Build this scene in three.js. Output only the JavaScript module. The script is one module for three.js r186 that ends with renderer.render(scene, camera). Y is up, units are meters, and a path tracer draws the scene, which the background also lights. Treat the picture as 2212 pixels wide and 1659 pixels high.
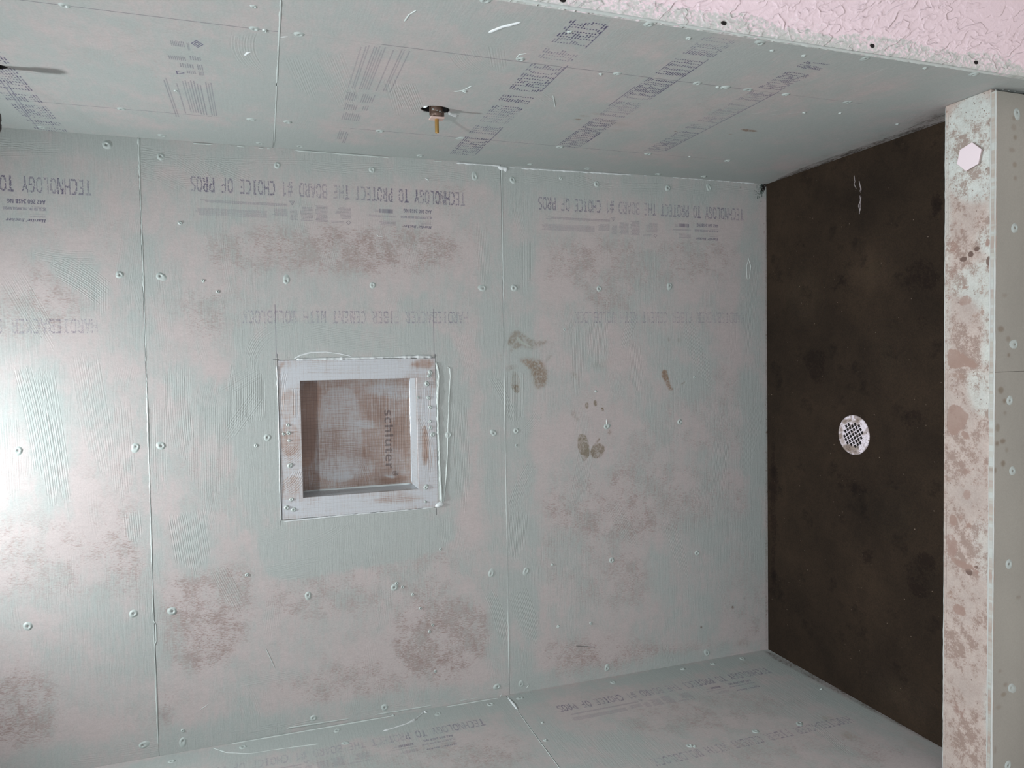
import * as THREE from 'three';
import { mergeGeometries } from 'three/addons/utils/BufferGeometryUtils.js';
import { RoundedBoxGeometry } from 'three/addons/geometries/RoundedBoxGeometry.js';

// ---------------------------------------------------------------- camera, light, exposure
const scene = new THREE.Scene();
scene.background = new THREE.Color(0x000000);
const camera = new THREE.PerspectiveCamera(55.565, 2212 / 1659, 0.05, 20);   // the phone was held sideways: up in the room is left in the picture
camera.position.set(0.21449, 1.56071, 1.97755);
camera.up.set(0.99922, -0.02744, -0.02823);
camera.lookAt(0.21449 - 0.03563, 1.56071 - 0.32482, 1.97755 - 0.9451);
const renderer = new THREE.WebGLRenderer();
renderer.toneMapping = THREE.LinearToneMapping;
renderer.toneMappingExposure = 1.18;
renderer.shadowMap.enabled = true;
const CEIL = 2.65;
const LAMPS = [                                                               // where the two shadows of the valve stem point back to
  { x: -0.01, z: 0.36, size: 0.085, power: 6.0, angle: 76, label: 'small round recessed ceiling light inside the shower, above the drain' },
  { x: 0.07, z: 2.08, size: 0.10, power: 18, angle: 84, label: 'small round recessed ceiling light outside the shower, in front of the curb' },
];
const LIGHT_COLOUR = new THREE.Color(0.95, 0.97, 1.0);

// ---------------------------------------------------------------- helpers
let seed = 7;
const rnd = () => { seed = (seed + 0x6d2b79f5) | 0; let t = Math.imul(seed ^ (seed >>> 15), 1 | seed); t = (t + Math.imul(t ^ (t >>> 7), 61 | t)) ^ t; return ((t ^ (t >>> 14)) >>> 0) / 4294967296; };
const rr = (a, b) => a + (b - a) * rnd();
const clamp = (x, a = 0, b = 1) => Math.min(b, Math.max(a, x));
const smooth = (a, b, x) => { const t = clamp((x - a) / (b - a)); return t * t * (3 - 2 * t); };
const used = new Map();
function numbered(n) { const k = used.get(n) ?? 0; used.set(n, k + 1); return k ? n + '_' + String(k).padStart(3, '0') : n; }
function mesh(name, geometry, material, parent = scene) {
  const m = new THREE.Mesh(geometry, material); m.name = numbered(name); m.castShadow = m.receiveShadow = true; parent.add(m); return m;
}
function structure(name) { const g = new THREE.Group(); g.name = name; g.userData.kind = 'structure'; scene.add(g); return g; }
function thing(name, label, category) { const g = new THREE.Group(); g.name = numbered(name); g.userData = { label, category }; scene.add(g); return g; }
// Each flat surface has its own axes: x and y in it, z out of it. Drawings on it are in millimetres, a along x and b along minus y.
const FRAMES = {
  back: [[0, -1, 0], [1, 0, 0], [0, 0, 1]], right: [[0, -1, 0], [0, 0, 1], [-1, 0, 0]], left: [[0, -1, 0], [0, 0, -1], [1, 0, 0]], up: [[0, 0, 1], [1, 0, 0], [0, 1, 0]],
};
function orient(o, frame, x, y, z) {
  const [u, v, w] = FRAMES[frame].map((q) => new THREE.Vector3(...q));
  o.quaternion.setFromRotationMatrix(new THREE.Matrix4().makeBasis(u, v, w)); o.position.set(x, y, z); return o;
}
const std = (o) => new THREE.MeshStandardMaterial(o);
const matt = (o) => new THREE.MeshPhysicalMaterial({ specularIntensity: 0.26, ...o });
function box(x0, x1, y0, y1, z0, z1) { const g = new THREE.BoxGeometry(x1 - x0, y1 - y0, z1 - z0); g.translate((x0 + x1) / 2, (y0 + y1) / 2, (z0 + z1) / 2); return g; }

// ---------------------------------------------------------------- noise
function tile(fx, fy, octaves, gain = 0.5) {
  const N = 512, out = new Float32Array(N * N);
  let amp = 1, total = 0;
  for (let o = 0; o < octaves; o++, fx *= 2, fy *= 2, amp *= gain) {
    const cx = Math.min(fx, N), cy = Math.min(fy, N), g = new Float32Array(cx * cy);
    for (let i = 0; i < g.length; i++) g[i] = rnd();
    for (let y = 0; y < N; y++) {
      const v = (y * cy) / N, y0 = Math.floor(v), ty = v - y0, sy = ty * ty * (3 - 2 * ty), r0 = (y0 % cy) * cx, r1 = ((y0 + 1) % cy) * cx;
      for (let x = 0; x < N; x++) {
        const u = (x * cx) / N, x0 = Math.floor(u), tx = u - x0, sx = tx * tx * (3 - 2 * tx), c0 = x0 % cx, c1 = (x0 + 1) % cx;
        out[y * N + x] += amp * ((g[r0 + c0] * (1 - sx) + g[r0 + c1] * sx) * (1 - sy) + (g[r1 + c0] * (1 - sx) + g[r1 + c1] * sx) * sy);
      }
    }
    total += amp;
  }
  let lo = 9, hi = -9; for (let i = 0; i < out.length; i++) { out[i] /= total; lo = Math.min(lo, out[i]); hi = Math.max(hi, out[i]); }
  for (let i = 0; i < out.length; i++) out[i] = (out[i] - lo) / (hi - lo);
  return out;
}
const SMOOTH = tile(16, 16, 2, 0.35), CLOUD = tile(4, 4, 7, 0.55), CLOUD2 = tile(6, 6, 6, 0.6), GRAIN = tile(128, 128, 2, 0.6), FIBRE_A = tile(24, 96, 3, 0.7), FIBRE_B = tile(96, 24, 3, 0.7), PITS = tile(40, 40, 4, 0.7);
const near = (t, u, v) => t[((v | 0) & 511) * 512 + ((u | 0) & 511)];
function lerped(t, u, v) {
  const x = Math.floor(u), y = Math.floor(v), fx = u - x, fy = v - y, x0 = x & 511, x1 = (x + 1) & 511, y0 = (y & 511) * 512, y1 = ((y + 1) & 511) * 512;
  return (t[y0 + x0] * (1 - fx) + t[y0 + x1] * fx) * (1 - fy) + (t[y1 + x0] * (1 - fx) + t[y1 + x1] * fx) * fy;
}

// ---------------------------------------------------------------- drawing layers in millimetres
function layer(a0, b0, a1, b1, res, fill) {
  const W = Math.min(2048, Math.round((a1 - a0) * res)), H = Math.min(2048, Math.round((b1 - b0) * res));
  const canvas = document.createElement('canvas'); canvas.width = W; canvas.height = H;
  const ctx = canvas.getContext('2d'), sx = W / (a1 - a0), sy = H / (b1 - b0);
  if (fill) { ctx.fillStyle = fill; ctx.fillRect(0, 0, W, H); }
  ctx.setTransform(sx, 0, 0, sy, -a0 * sx, -b0 * sy); ctx.lineCap = 'round'; ctx.lineJoin = 'round';
  ctx.px = sx; ctx.area = [a0, b0, a1, b1];
  return { canvas, ctx, W, H, sx, sy, data: () => ctx.getImageData(0, 0, W, H).data };
}
function path(ctx, pts, close = true) {
  ctx.beginPath(); const n = pts.length;
  if (!close) { pts.forEach(([a, b], i) => (i ? ctx.lineTo(a, b) : ctx.moveTo(a, b))); return; }
  const mid = (i) => { const p = pts[i % n], q = pts[(i + 1) % n]; return [(p[0] + q[0]) / 2, (p[1] + q[1]) / 2]; };
  ctx.moveTo(...mid(0)); for (let i = 1; i <= n; i++) ctx.quadraticCurveTo(...pts[i % n], ...mid(i)); ctx.closePath();
}
// Draws only near pts, and not at all if they lie off the layer.
function within(ctx, pts, far, go) {
  let a0 = 1e9, b0 = 1e9, a1 = -1e9, b1 = -1e9; for (const [a, b] of pts) { a0 = Math.min(a0, a); a1 = Math.max(a1, a); b0 = Math.min(b0, b); b1 = Math.max(b1, b); }
  a0 -= far; b0 -= far; a1 += far; b1 += far; const [p, q, r, s] = ctx.area;
  if (a1 < p || a0 > r || b1 < q || b0 > s) return;
  ctx.save(); ctx.beginPath(); ctx.rect(a0, b0, a1 - a0, b1 - b0); ctx.clip(); go(); ctx.restore();
}
function patch(ctx, pts, style, blur = 0, sharp = false) {       // a soft-edged patch, blur in millimetres
  within(ctx, pts, blur * 3, () => {
    if (blur) ctx.filter = 'blur(' + (blur * ctx.px).toFixed(2) + 'px)';
    ctx.fillStyle = style;
    if (sharp) { path(ctx, pts, false); ctx.closePath(); } else path(ctx, pts);
    ctx.fill();
  });
}
function line(ctx, pts, style, w, blur = 0) {
  within(ctx, pts, w + blur * 3, () => {
    if (blur) ctx.filter = 'blur(' + (blur * ctx.px).toFixed(2) + 'px)';
    ctx.strokeStyle = style; ctx.lineWidth = w; path(ctx, pts, false); ctx.stroke();
  });
}
function spot(ctx, a, b, r, style, blur = 0, q = 1, turn = 0) {
  within(ctx, [[a, b]], r * Math.max(1, q) + blur * 3, () => {
    if (blur) ctx.filter = 'blur(' + (blur * ctx.px).toFixed(2) + 'px)';
    ctx.fillStyle = style; ctx.beginPath(); ctx.ellipse(a, b, r, r * q, turn, 0, 7); ctx.fill();
  });
}
// Brush marks: thin parallel ridges and grooves along a stroke from p to q.
function fan(L, [p, q], width, strength = 1, bend = 0, thick = 0.25) {
  const dx = q[0] - p[0], dy = q[1] - p[1], len = Math.hypot(dx, dy) || 1, nx = -dy / len, ny = dx / len, n = Math.max(3, Math.round(width / 2.3));
  for (let i = 0; i < n; i++) {
    const o = ((i + rr(-0.4, 0.4)) / (n - 1) - 0.5) * width, s = rr(0, 0.12), e = 1 - rr(0, 0.14), cut = 1 - 0.3 * Math.abs((2 * i) / (n - 1) - 1);
    const at = (t) => { const k = bend * len * 4 * t * (1 - t) + o; return [p[0] + dx * t + nx * k, p[1] + dy * t + ny * k]; };
    const m = [0, 1, 2, 3, 4, 5, 6].map((j) => at(s + ((e * cut - s) * j) / 6));
    line(L.rel.ctx, m, (i % 2 ? 'rgba(255,255,255,' : 'rgba(0,0,0,') + (rr(0.07, 0.2) * strength).toFixed(3) + ')', rr(0.9, 1.9));
  }
  const c = (t, w) => [p[0] + dx * t + nx * (bend * len * 4 * t * (1 - t) + w), p[1] + dy * t + ny * (bend * len * 4 * t * (1 - t) + w)], h = width / 2;
  if (thick) patch(L.mem.ctx, [c(0, -h), c(0.5, -h), c(1, -h * 0.8), c(1, h * 0.8), c(0.5, h), c(0, h)], 'rgba(255,255,255,' + thick + ')', 5);
}
const GLYPHS = new Map();
function glyph(ch, cols, rows, fill, weight) {
  const key = ch + cols + '_' + rows + fill + weight;
  if (GLYPHS.has(key)) return GLYPHS.get(key);
  const S = 8, c = document.createElement('canvas'); c.width = cols * S; c.height = rows * S;
  const x = c.getContext('2d'); x.font = weight + ' 100px monospace'; x.fillStyle = '#fff';
  const w = x.measureText('N').width; x.setTransform((cols * S) / (w * 0.86), 0, 0, (rows * S) / 72, 0, 0); x.fillText(ch, -w * 0.07, 72);
  const d = x.getImageData(0, 0, cols * S, rows * S).data, on = [];
  for (let r = 0; r < rows; r++) for (let k = 0; k < cols; k++) { let s = 0; for (let v = 0; v < S; v++) for (let u = 0; u < S; u++) s += d[((r * S + v) * cols * S + k * S + u) * 4 + 3]; if (s > S * S * 255 * fill) on.push([k, r]); }
  GLYPHS.set(key, on); return on;
}
// Ink-jet print of single dots. The first letter's foot stands at (a, b); [ra, rb] is the reading direction.
function dotPrint(ctx, text, a, b, [ra, rb], length, height, { cols = 5, rows = 14, dash = 0.8, dot = 0.8, alpha = 0.8, ink = '62,58,84', miss = 0.1, fill = 0.5, weight = '', fade = () => 1, skew = 0 } = {}) {
  ctx.save(); ctx.transform(ra, rb, -rb, ra, a, b);
  const pitch = length / text.length, pc = (pitch * 0.84) / cols, pr = height / rows;
  [...text].forEach((ch, i) => {
    if (ch === ' ') return;
    const heavy = rr(0.6, 1.15);
    for (const [k, r] of glyph(ch, cols, rows, fill, weight)) {
      if (rnd() < miss) continue;
      const x = i * pitch + k * pc + (rows - r) * skew, y = -(rows - r - 0.5) * pr, f = fade(i / text.length, r / rows);
      ctx.fillStyle = 'rgba(' + ink + ',' + clamp(alpha * heavy * rr(0.6, 1.1) * f).toFixed(3) + ')';
      ctx.beginPath(); ctx.ellipse(x + rr(-0.2, 0.2) * pc, y, (pc * dash) / 2, (pr * dot) / 2, 0, 0, 7); ctx.fill();
    }
  });
  ctx.restore();
}
function microLines(ctx, [[a0, b0], [a1, b1]], n, ragged, alpha = 0.5, along = 'a') {       // rows of print too small to read
  for (let i = 0; i < n; i++) {
    const t = (i + 0.5) / n, L0 = along === 'a' ? a0 : b0, L1 = along === 'a' ? a1 : b1, c = along === 'a' ? b0 + (b1 - b0) * t : a0 + (a1 - a0) * t;
    let s = L0 + (ragged ? rr(0, ragged) * (L1 - L0) : 0);
    ctx.fillStyle = 'rgba(70,68,84,' + (alpha * rr(0.7, 1)).toFixed(2) + ')';
    const h = Math.min(2.2, Math.abs(along === 'a' ? b1 - b0 : a1 - a0) / n * 0.5);
    while (s < L1 - 1) { const w = Math.min(rr(3, 11), L1 - s); if (along === 'a') ctx.fillRect(s, c - h / 2, w, h); else ctx.fillRect(c - h / 2, s, h, w); s += w + rr(0.5, 1.2); }
  }
}
function words(ctx, text, a, b, [ra, rb], length, height, font, style) {
  ctx.save(); ctx.transform(ra, rb, -rb, ra, a, b); ctx.font = font.replace('#', '100'); ctx.fillStyle = style;
  const w = ctx.measureText(text).width; ctx.scale(length / w, height / 72); ctx.fillText(text, 0, 0); ctx.restore();
}

// ---------------------------------------------------------------- cement board under a brushed coat of green membrane
const BOARD = [174, 169, 167], BROWN = [138, 124, 119], COAT = [159, 168, 165], INKED = [84, 80, 98];
function bakeBoard({ a0, b0, a1, b1, res = 1.34, bumpRes = 1, base = 0.36, fibres = 'a', mottle = 1, hide = 0.62, streak = 1 }, draw) {
  const L = { ink: layer(a0, b0, a1, b1, res), dirt: layer(a0, b0, a1, b1, res), rel: layer(a0, b0, a1, b1, res, 'rgb(128,128,128)'), mem: layer(a0, b0, a1, b1, 0.4, 'rgb(' + [0, 0, 0].map(() => Math.round(base * 255)) + ')'), brown: layer(a0, b0, a1, b1, 0.4, '#000') };
  L.box = [a0, b0, a1, b1];
  draw(L);
  const { W, H } = L.ink, ink = L.ink.data(), dirt = L.dirt.data(), rel = L.rel.data(), mem = L.mem.data(), brown = L.brown.data(), mw = L.mem.W, mh = L.mem.H;
  const out = L.ink.ctx.createImageData(W, H), bump = L.rel.ctx.createImageData(W, H), o = out.data, p = bump.data, fib = fibres === 'a' ? FIBRE_A : FIBRE_B;
  for (let y = 0; y < H; y++) {
    const b = b0 + ((y + 0.5) / H) * (b1 - b0), my = clamp(((y + 0.5) / H) * mh - 0.5, 0, mh - 1.001), my0 = my | 0, fy = my - my0;
    for (let x = 0; x < W; x++) {
      const a = a0 + ((x + 0.5) / W) * (a1 - a0), i = (y * W + x) * 4, mx = clamp(((x + 0.5) / W) * mw - 0.5, 0, mw - 1.001), mx0 = mx | 0, fx = mx - mx0, j = (my0 * mw + mx0) * 4, j2 = j + mw * 4;
      const w00 = (1 - fx) * (1 - fy), w10 = fx * (1 - fy), w01 = (1 - fx) * fy, w11 = fx * fy;
      const m0 = (mem[j] * w00 + mem[j + 4] * w10 + mem[j2] * w01 + mem[j2 + 4] * w11) / 255, br = (brown[j] * w00 + brown[j + 4] * w10 + brown[j2] * w01 + brown[j2 + 4] * w11) / 255;
      const c1 = lerped(CLOUD, a * 0.42 + 40, b * 0.42 + 91), c2 = lerped(CLOUD2, a * 1.1 + 11, b * 1.1 + 300), g = near(GRAIN, a * 1.9, b * 1.9), f = lerped(fib, a * 1.3 + 7, b * 1.3);
            const f2 = lerped(fib, a * 4.6 + 90, b * 4.6 + 31), c3 = lerped(CLOUD2, a * 2.6 + 200, b * 2.6 + 77), brush = lerped(FIBRE_B, a * 0.8 + 33 + 14 * c2, b * 0.8 + 12);
      const m = 0.06 + m0 * 0.82 + 0.5 * (c1 - 0.5) + 0.5 * (c2 - 0.5) + 0.3 * (c3 - 0.5) + 0.42 * (brush - 0.5), coat = smooth(0.1, 0.9, m);
      const dark = smooth(0.36, 0.98, br * 0.31 * mottle + 0.5 * (c2 - 0.5) + 0.7 * (c3 - 0.5) + 0.35 * (f - 0.5) + 1.25 * (f2 - 0.5) + 0.32);
      const thin = 1 - coat * 0.86, t = dark * thin * (0.3 + 0.6 * clamp(br * 1.2)), s = 1 + (g - 0.5) * 0.07 + (f - 0.5) * 0.05 * thin;
      const k = (ink[i + 3] / 255) * (1 - hide * smooth(0.45, 1.05, m)), da = dirt[i + 3] / 255, d = da ? clamp(da * (0.25 + 0.75 * smooth(0.3, 0.62, 0.6 * lerped(PITS, a * 3.6, b * 2.6) + 0.3 * c3 + 0.25 * g + 0.3 * da - 0.32))) : 0;
      for (let c = 0; c < 3; c++) {
        let v = (BOARD[c] + (BROWN[c] - BOARD[c]) * t) * (1 - coat) + (COAT[c] + (BROWN[c] - COAT[c]) * t * 0.8) * coat;
        v = v * s; v += ((ink[i + 3] ? ink[i + c] : 80) - v) * k; v += (dirt[i + c] - v) * d; o[i + c] = v;
      }
      o[i + 3] = 255;
      const h = rel[i] + (g - 0.5) * 13 + (f - 0.5) * 10 * (1 - coat) + (c2 - 0.5) * 10 + coat * 10 + (lerped(fib === FIBRE_A ? FIBRE_B : FIBRE_A, fib === FIBRE_A ? a * 2.4 + 16 * c2 : a * 0.4, fib === FIBRE_A ? b * 0.4 : b * 2.4 + 16 * c2) - 0.5) * 44 * smooth(0.42, 0.72, 0.6 * c1 + 0.5 * coat) * streak;
      p[i] = p[i + 1] = p[i + 2] = h; p[i + 3] = 255;
    }
  }
  L.ink.ctx.putImageData(out, 0, 0); L.rel.ctx.putImageData(bump, 0, 0);
  return { map: texture(L.ink.canvas, true), bumpMap: texture(L.rel.canvas, false), box: L.box };
}
function texture(canvas, srgb) { const t = new THREE.CanvasTexture(canvas); t.colorSpace = srgb ? THREE.SRGBColorSpace : THREE.NoColorSpace; t.magFilter = t.minFilter = THREE.LinearFilter; t.wrapS = t.wrapT = THREE.ClampToEdgeWrapping; return t; }
function flatUV(g, [a0, b0, a1, b1]) {                     // millimetres of the surface to the texture's own square
  const p = g.attributes.position, uv = new Float32Array(p.count * 2);
  for (let i = 0; i < p.count; i++) { uv[i * 2] = (p.getX(i) * 1000 - a0) / (a1 - a0); uv[i * 2 + 1] = 1 - (-p.getY(i) * 1000 - b0) / (b1 - b0); }
  g.setAttribute('uv', new THREE.BufferAttribute(uv, 2)); return g;
}
function sheet(a0, b0, a1, b1, holes = [], depth = 0.0121) {     // a board with its face at z = 0
  const q = (a, b) => new THREE.Vector2(a / 1000, -b / 1000), s = new THREE.Shape([q(a0, b0), q(a0, b1), q(a1, b1), q(a1, b0)]);
  for (const h of holes) s.holes.push(new THREE.Path(h.map(([a, b]) => q(a, b))));
  const g = new THREE.ExtrudeGeometry(s, { depth, bevelEnabled: true, bevelThickness: 0.0006, bevelSize: 0.0006, bevelOffset: -0.0006, bevelSegments: 1 });
  g.translate(0, 0, -depth - 0.0006); return g;
}

// ---------------------------------------------------------------- beads and blobs of membrane
const M = {
  bead: std({ color: new THREE.Color().setRGB(0.42, 0.485, 0.465), roughness: 0.42 }),
  whiteBead: std({ color: new THREE.Color().setRGB(0.56, 0.62, 0.62), roughness: 0.3 }),
  screw: std({ vertexColors: true, roughness: 0.4 }),
  core: std({ color: 0x4a3a2c, roughness: 0.9 }),
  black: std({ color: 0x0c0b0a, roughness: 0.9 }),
};
// A raised line of membrane along pts (millimetres), w wide and h high, uneven; gaps leaves out part of it.
function ridge(pts, w, h, { wild = 0.35, gaps = 0, step = 3, lump = 0 } = {}) {
  const P = []; let carry = 0;
  for (let i = 0; i + 1 < pts.length; i++) {
    const [x0, y0] = pts[i], [x1, y1] = pts[i + 1], len = Math.hypot(x1 - x0, y1 - y0), n = Math.max(1, Math.round(len / step));
    for (let k = 0; k < n; k++) P.push([x0 + ((x1 - x0) * k) / n, y0 + ((y1 - y0) * k) / n]);
  }
  P.push(pts[pts.length - 1]);
  const pos = [], idx = [], S = [[-0.5, 0], [-0.38, 0.55], [-0.15, 0.95], [0.12, 1], [0.36, 0.6], [0.5, 0]], off = rr(0, 400);
  P.forEach(([a, b], i) => {
    const p = P[Math.max(0, i - 1)], q = P[Math.min(P.length - 1, i + 1)], l = Math.hypot(q[0] - p[0], q[1] - p[1]) || 1, nx = -(q[1] - p[1]) / l, ny = (q[0] - p[0]) / l;
    const n1 = lerped(CLOUD2, i * 2.3 + off, off), n2 = lerped(PITS, i * 3.1 + off, off * 1.7), end = Math.min(1, Math.min(i, P.length - 1 - i) * 0.5 + 0.15);
    let k = clamp(1 + (n1 - 0.5) * 2.4 * wild + (n2 - 0.5) * 1.6 * wild, 0.15, 2.4) * end; if (lump) k *= 1 + lump * Math.pow(n2, 4) * 4;
    const hh = n1 < gaps ? 0.02 : 1, sway = (n2 - 0.5) * w * wild * 0.6;
    for (const [s, z] of S) pos.push((a + nx * (s * w * k + sway)) / 1000, -(b + ny * (s * w * k + sway)) / 1000, (z * h * k * hh - 0.06) / 1000);
  });
  for (let i = 0; i + 1 < P.length; i++) for (let s = 0; s + 1 < S.length; s++) { const A = i * S.length + s, B = A + S.length; idx.push(A, A + 1, B, A + 1, B + 1, B); }
  const g = new THREE.BufferGeometry(); g.setAttribute('position', new THREE.Float32BufferAttribute(pos, 3)); g.setIndex(idx); g.computeVertexNormals(); return g;
}
// A screw head under membrane: a ring of it pushed up, the dark recess in its middle, and sometimes a smear to one side.
function screwGeometry(r, h, smear, open) {
  const prof = [[0.01, -0.15], [0.13, -0.12], [0.2, 0.0], [0.3, 0.42], [0.46, 0.9], [0.62, 1], [0.8, 0.55], [0.92, 0.15], [1.05, -0.1]], n = 22, pos = [], col = [], idx = [], off = rr(0, 500), turn = rr(0, 6.28);
  for (let j = 0; j < prof.length; j++) for (let i = 0; i < n; i++) {
    const t = (i / n) * Math.PI * 2, u = lerped(CLOUD2, 60 + 26 * Math.cos(t) + off, 60 + 26 * Math.sin(t) + off), lop = 1 + smear * Math.pow(Math.max(0, Math.cos(t - turn)), 3), R = prof[j][0] * r * (j > 3 ? (0.75 + 0.5 * u) * lop : 1);
    pos.push(R * Math.cos(t), R * Math.sin(t), Math.max(-0.00015, prof[j][1] * h * (j > 2 && j < 8 ? 0.3 + 1.4 * lerped(PITS, off + 9 * Math.cos(t) + j, off + 9 * Math.sin(t)) : 1)) + 0.0001);
    const d = open && j < 2 ? 0.06 : j < 3 && open ? 0.3 : 1; col.push(0.375 * d, 0.44 * d, 0.42 * d);
  }
  for (let j = 0; j + 1 < prof.length; j++) for (let i = 0; i < n; i++) { const A = j * n + i, B = j * n + ((i + 1) % n), C = A + n, D = B + n; idx.push(A, C, B, B, C, D); }
  const g = new THREE.BufferGeometry(); g.setAttribute('position', new THREE.Float32BufferAttribute(pos, 3)); g.setAttribute('color', new THREE.Float32BufferAttribute(col, 3)); g.setIndex(idx); g.computeVertexNormals(); return g;
}
const SCREWS = []; for (let i = 0; i < 10; i++) SCREWS.push(screwGeometry(rr(0.0075, 0.0092), rr(0.0013, 0.0019), i % 3 ? rr(0, 0.3) : rr(0.5, 1.1), i % 5 !== 4));
const BUMPS = []; for (let i = 0; i < 4; i++) BUMPS.push(screwGeometry(rr(0.0034, 0.0045), rr(0.0016, 0.0024), rr(0, 0.6), i === 2));
function screws(list, boards, bumps = []) {                          // each screw belongs to the board it holds
  const put = (kinds, name) => ([a, b]) => {
    const owner = boards.find((o) => a >= o.userData.box[0] && a <= o.userData.box[2] && b >= o.userData.box[1] && b <= o.userData.box[3]); if (!owner) return;
    const m = mesh(name, kinds[Math.floor(rnd() * kinds.length)], M.screw, owner); m.position.set(a / 1000, -b / 1000, 0); m.rotation.z = rr(0, 6.28);
  };
  list.forEach(put(SCREWS, 'screw')); bumps.forEach(put(BUMPS, 'membrane_bump'));
}
function board(parent, extent, tex, holes, roughness = 0.5) {
  const g = flatUV(sheet(...extent, holes), tex.box), m = mesh('backer_board', g, matt({ map: tex.map, bumpMap: tex.bumpMap, bumpScale: 0.0019, roughness }), parent);
  m.userData.box = extent; return m;
}

// ================================================================ the back wall
const HALF = 762, J1 = -904, J2 = -1827.3, TOP = -2740;
const NICHE = { a: -1312, b: -10.6, out: 207.5, inn: 153.5 };
const TEXT_A = 'TECHNOLOGY TO PROTECT THE BOARD #1 CHOICE OF PROS', TEXT_B = 'HARDIEBACKER FIBER CEMENT WITH MOLDBLOCK';
const LEFTWARD = [-1, 0];
// The maker's print as it stands on the middle board of the back wall, for any board whose print lies da and db from there.
function boardPrint(L, da, db, strength = 1, second = 0.6, thin = null) {
  const x = L.ink.ctx; x.save(); x.translate(da, db);
  dotPrint(x, TEXT_A, -1012,-677.3, LEFTWARD, 705, 37, { cols: 6, rows: 15, dash: 1.0, dot: 0.9, alpha: 0.75 * strength, miss: 0.1, fill: 0.4, fade: thin ?? ((t) => 0.85 + 0.25 * Math.sin(t * 9)) });
  microLines(x, [[-1701.3,-621.8],[-1485,-614.7]], 3, 0.12, 0.42 * strength);
  microLines(x, [[-1705.1,-601.1],[-1535.7,-582.7]], 8, 0.06, 0.3 * strength);
  microLines(x, [[-1523.7,-608],[-1485.7,-588.6]], 8, 0.2, 0.3 * strength);
  microLines(x, [[-1479.5,-607.8],[-1460.7,-580.2]], 8, 0.2, 0.3 * strength);
  microLines(x, [[-1455.1,-616.2],[-1422.4,-579.5]], 10, 0.25, 0.3 * strength);
  microLines(x, [[-1416.7,-621.8],[-1384.8,-578.8]], 13, 0.2, 0.34 * strength);
  microLines(x, [[-1364.8,-619.6],[-1323.6,-588.8]], 10, 0.4, 0.3 * strength);
  microLines(x, [[-1377.6,-584],[-1343.2,-577]], 2, 0.2, 0.3 * strength);
  for (const t of [[-1473.3,-624.7, 5], [-1331.1,-580, 5.5]]) {
    x.strokeStyle = 'rgba(70,68,84,' + 0.6 * strength + ')'; x.lineWidth = 0.9; x.beginPath();
    if (t[2] === 5) { x.moveTo(t[0] - 6, t[1] - 4); x.lineTo(t[0] + 6, t[1] - 4); x.lineTo(t[0], t[1] + 6); x.closePath(); x.moveTo(t[0], t[1] - 2); x.lineTo(t[0], t[1] + 2); } else { x.moveTo(t[0] - 6, t[1]); x.lineTo(t[0], t[1] - 5); x.lineTo(t[0] + 6, t[1]); x.lineTo(t[0], t[1] + 5); x.closePath(); }
    x.stroke();
  }
  const [c0, c1] = [[-1248.4,-620.6],[-1212.5,-610]]; let s = c0[0];                                      // bar code
  while (s < c1[0]) { const w = rr(0.5, 2.6); x.fillStyle = 'rgba(62,58,80,' + (0.62 * strength) + ')'; x.fillRect(s, c0[1], w, c1[1] - c0[1]); s += w + rr(0.5, 2); }
  microLines(x, [[-1263.2,-618.6],[-1251.1,-610.6]], 2, 0.2, 0.3 * strength);
  microLines(x, [[-1284.4,-604.1],[-1205.2,-599.2]], 3, 0.25, 0.34 * strength);
  microLines(x, [[-1250.3,-590.9],[-1205.7,-576.8]], 4, 0.3, 0.3 * strength);
  words(x, 'A42 260 24SB NG', -1106.5,-624, LEFTWARD, 78, 10, 'bold #px sans-serif', 'rgba(62,60,84,' + 0.66 * strength + ')');
  microLines(x, [[-1136.5,-608.7],[-1105.6,-606.3]], 1, 0.1, 0.34 * strength);
  words(x, 'IRC, UL, ESR 1381, 2103, MW1268, MW1265', -1105.6,-605.1, LEFTWARD, 86, 5.5, 'bold #px sans-serif', 'rgba(62,60,84,' + 0.6 * strength + ')');
  microLines(x, [[-1171.3,-590.8],[-1107.2,-589.8]], 1, 0.1, 0.3 * strength);
  microLines(x, [[-1139.5,-587.2],[-1107.3,-583.5]], 2, 0.15, 0.34 * strength);
  words(x, "Hardie' Backer", -1106.1,-579.8, LEFTWARD, 80, 7, 'italic bold #px serif', 'rgba(58,56,80,' + 0.72 * strength + ')');
  if (second) dotPrint(x, TEXT_B, -1009.2,-346.7, LEFTWARD, 596, 33, { cols: 6, rows: 14, dash: 0.9, dot: 0.7, alpha: 0.7 * second, miss: 0.2, fill: 0.4, fade: (t, r) => (r < 0.1 || r > 0.85 ? 1.3 : 0.8) });
  x.restore();
}
const soft = (v, k = 255) => 'rgba(' + k + ',' + k + ',' + k + ',' + v + ')';
function randomFans(L, n, direction, spread, strength) {
  const [a0, b0, a1, b1] = L.box;
  for (let i = 0; i < n; i++) {
    const t = direction + rr(-spread, spread), len = rr(50, 170), a = rr(a0, a1), b = rr(b0, b1);
    fan(L, [[a, b], [a + Math.cos(t) * len, b + Math.sin(t) * len]], rr(14, 60), strength * rr(0.4, 1), rr(-0.06, 0.06), rr(0.02, 0.12));
  }
}
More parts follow.
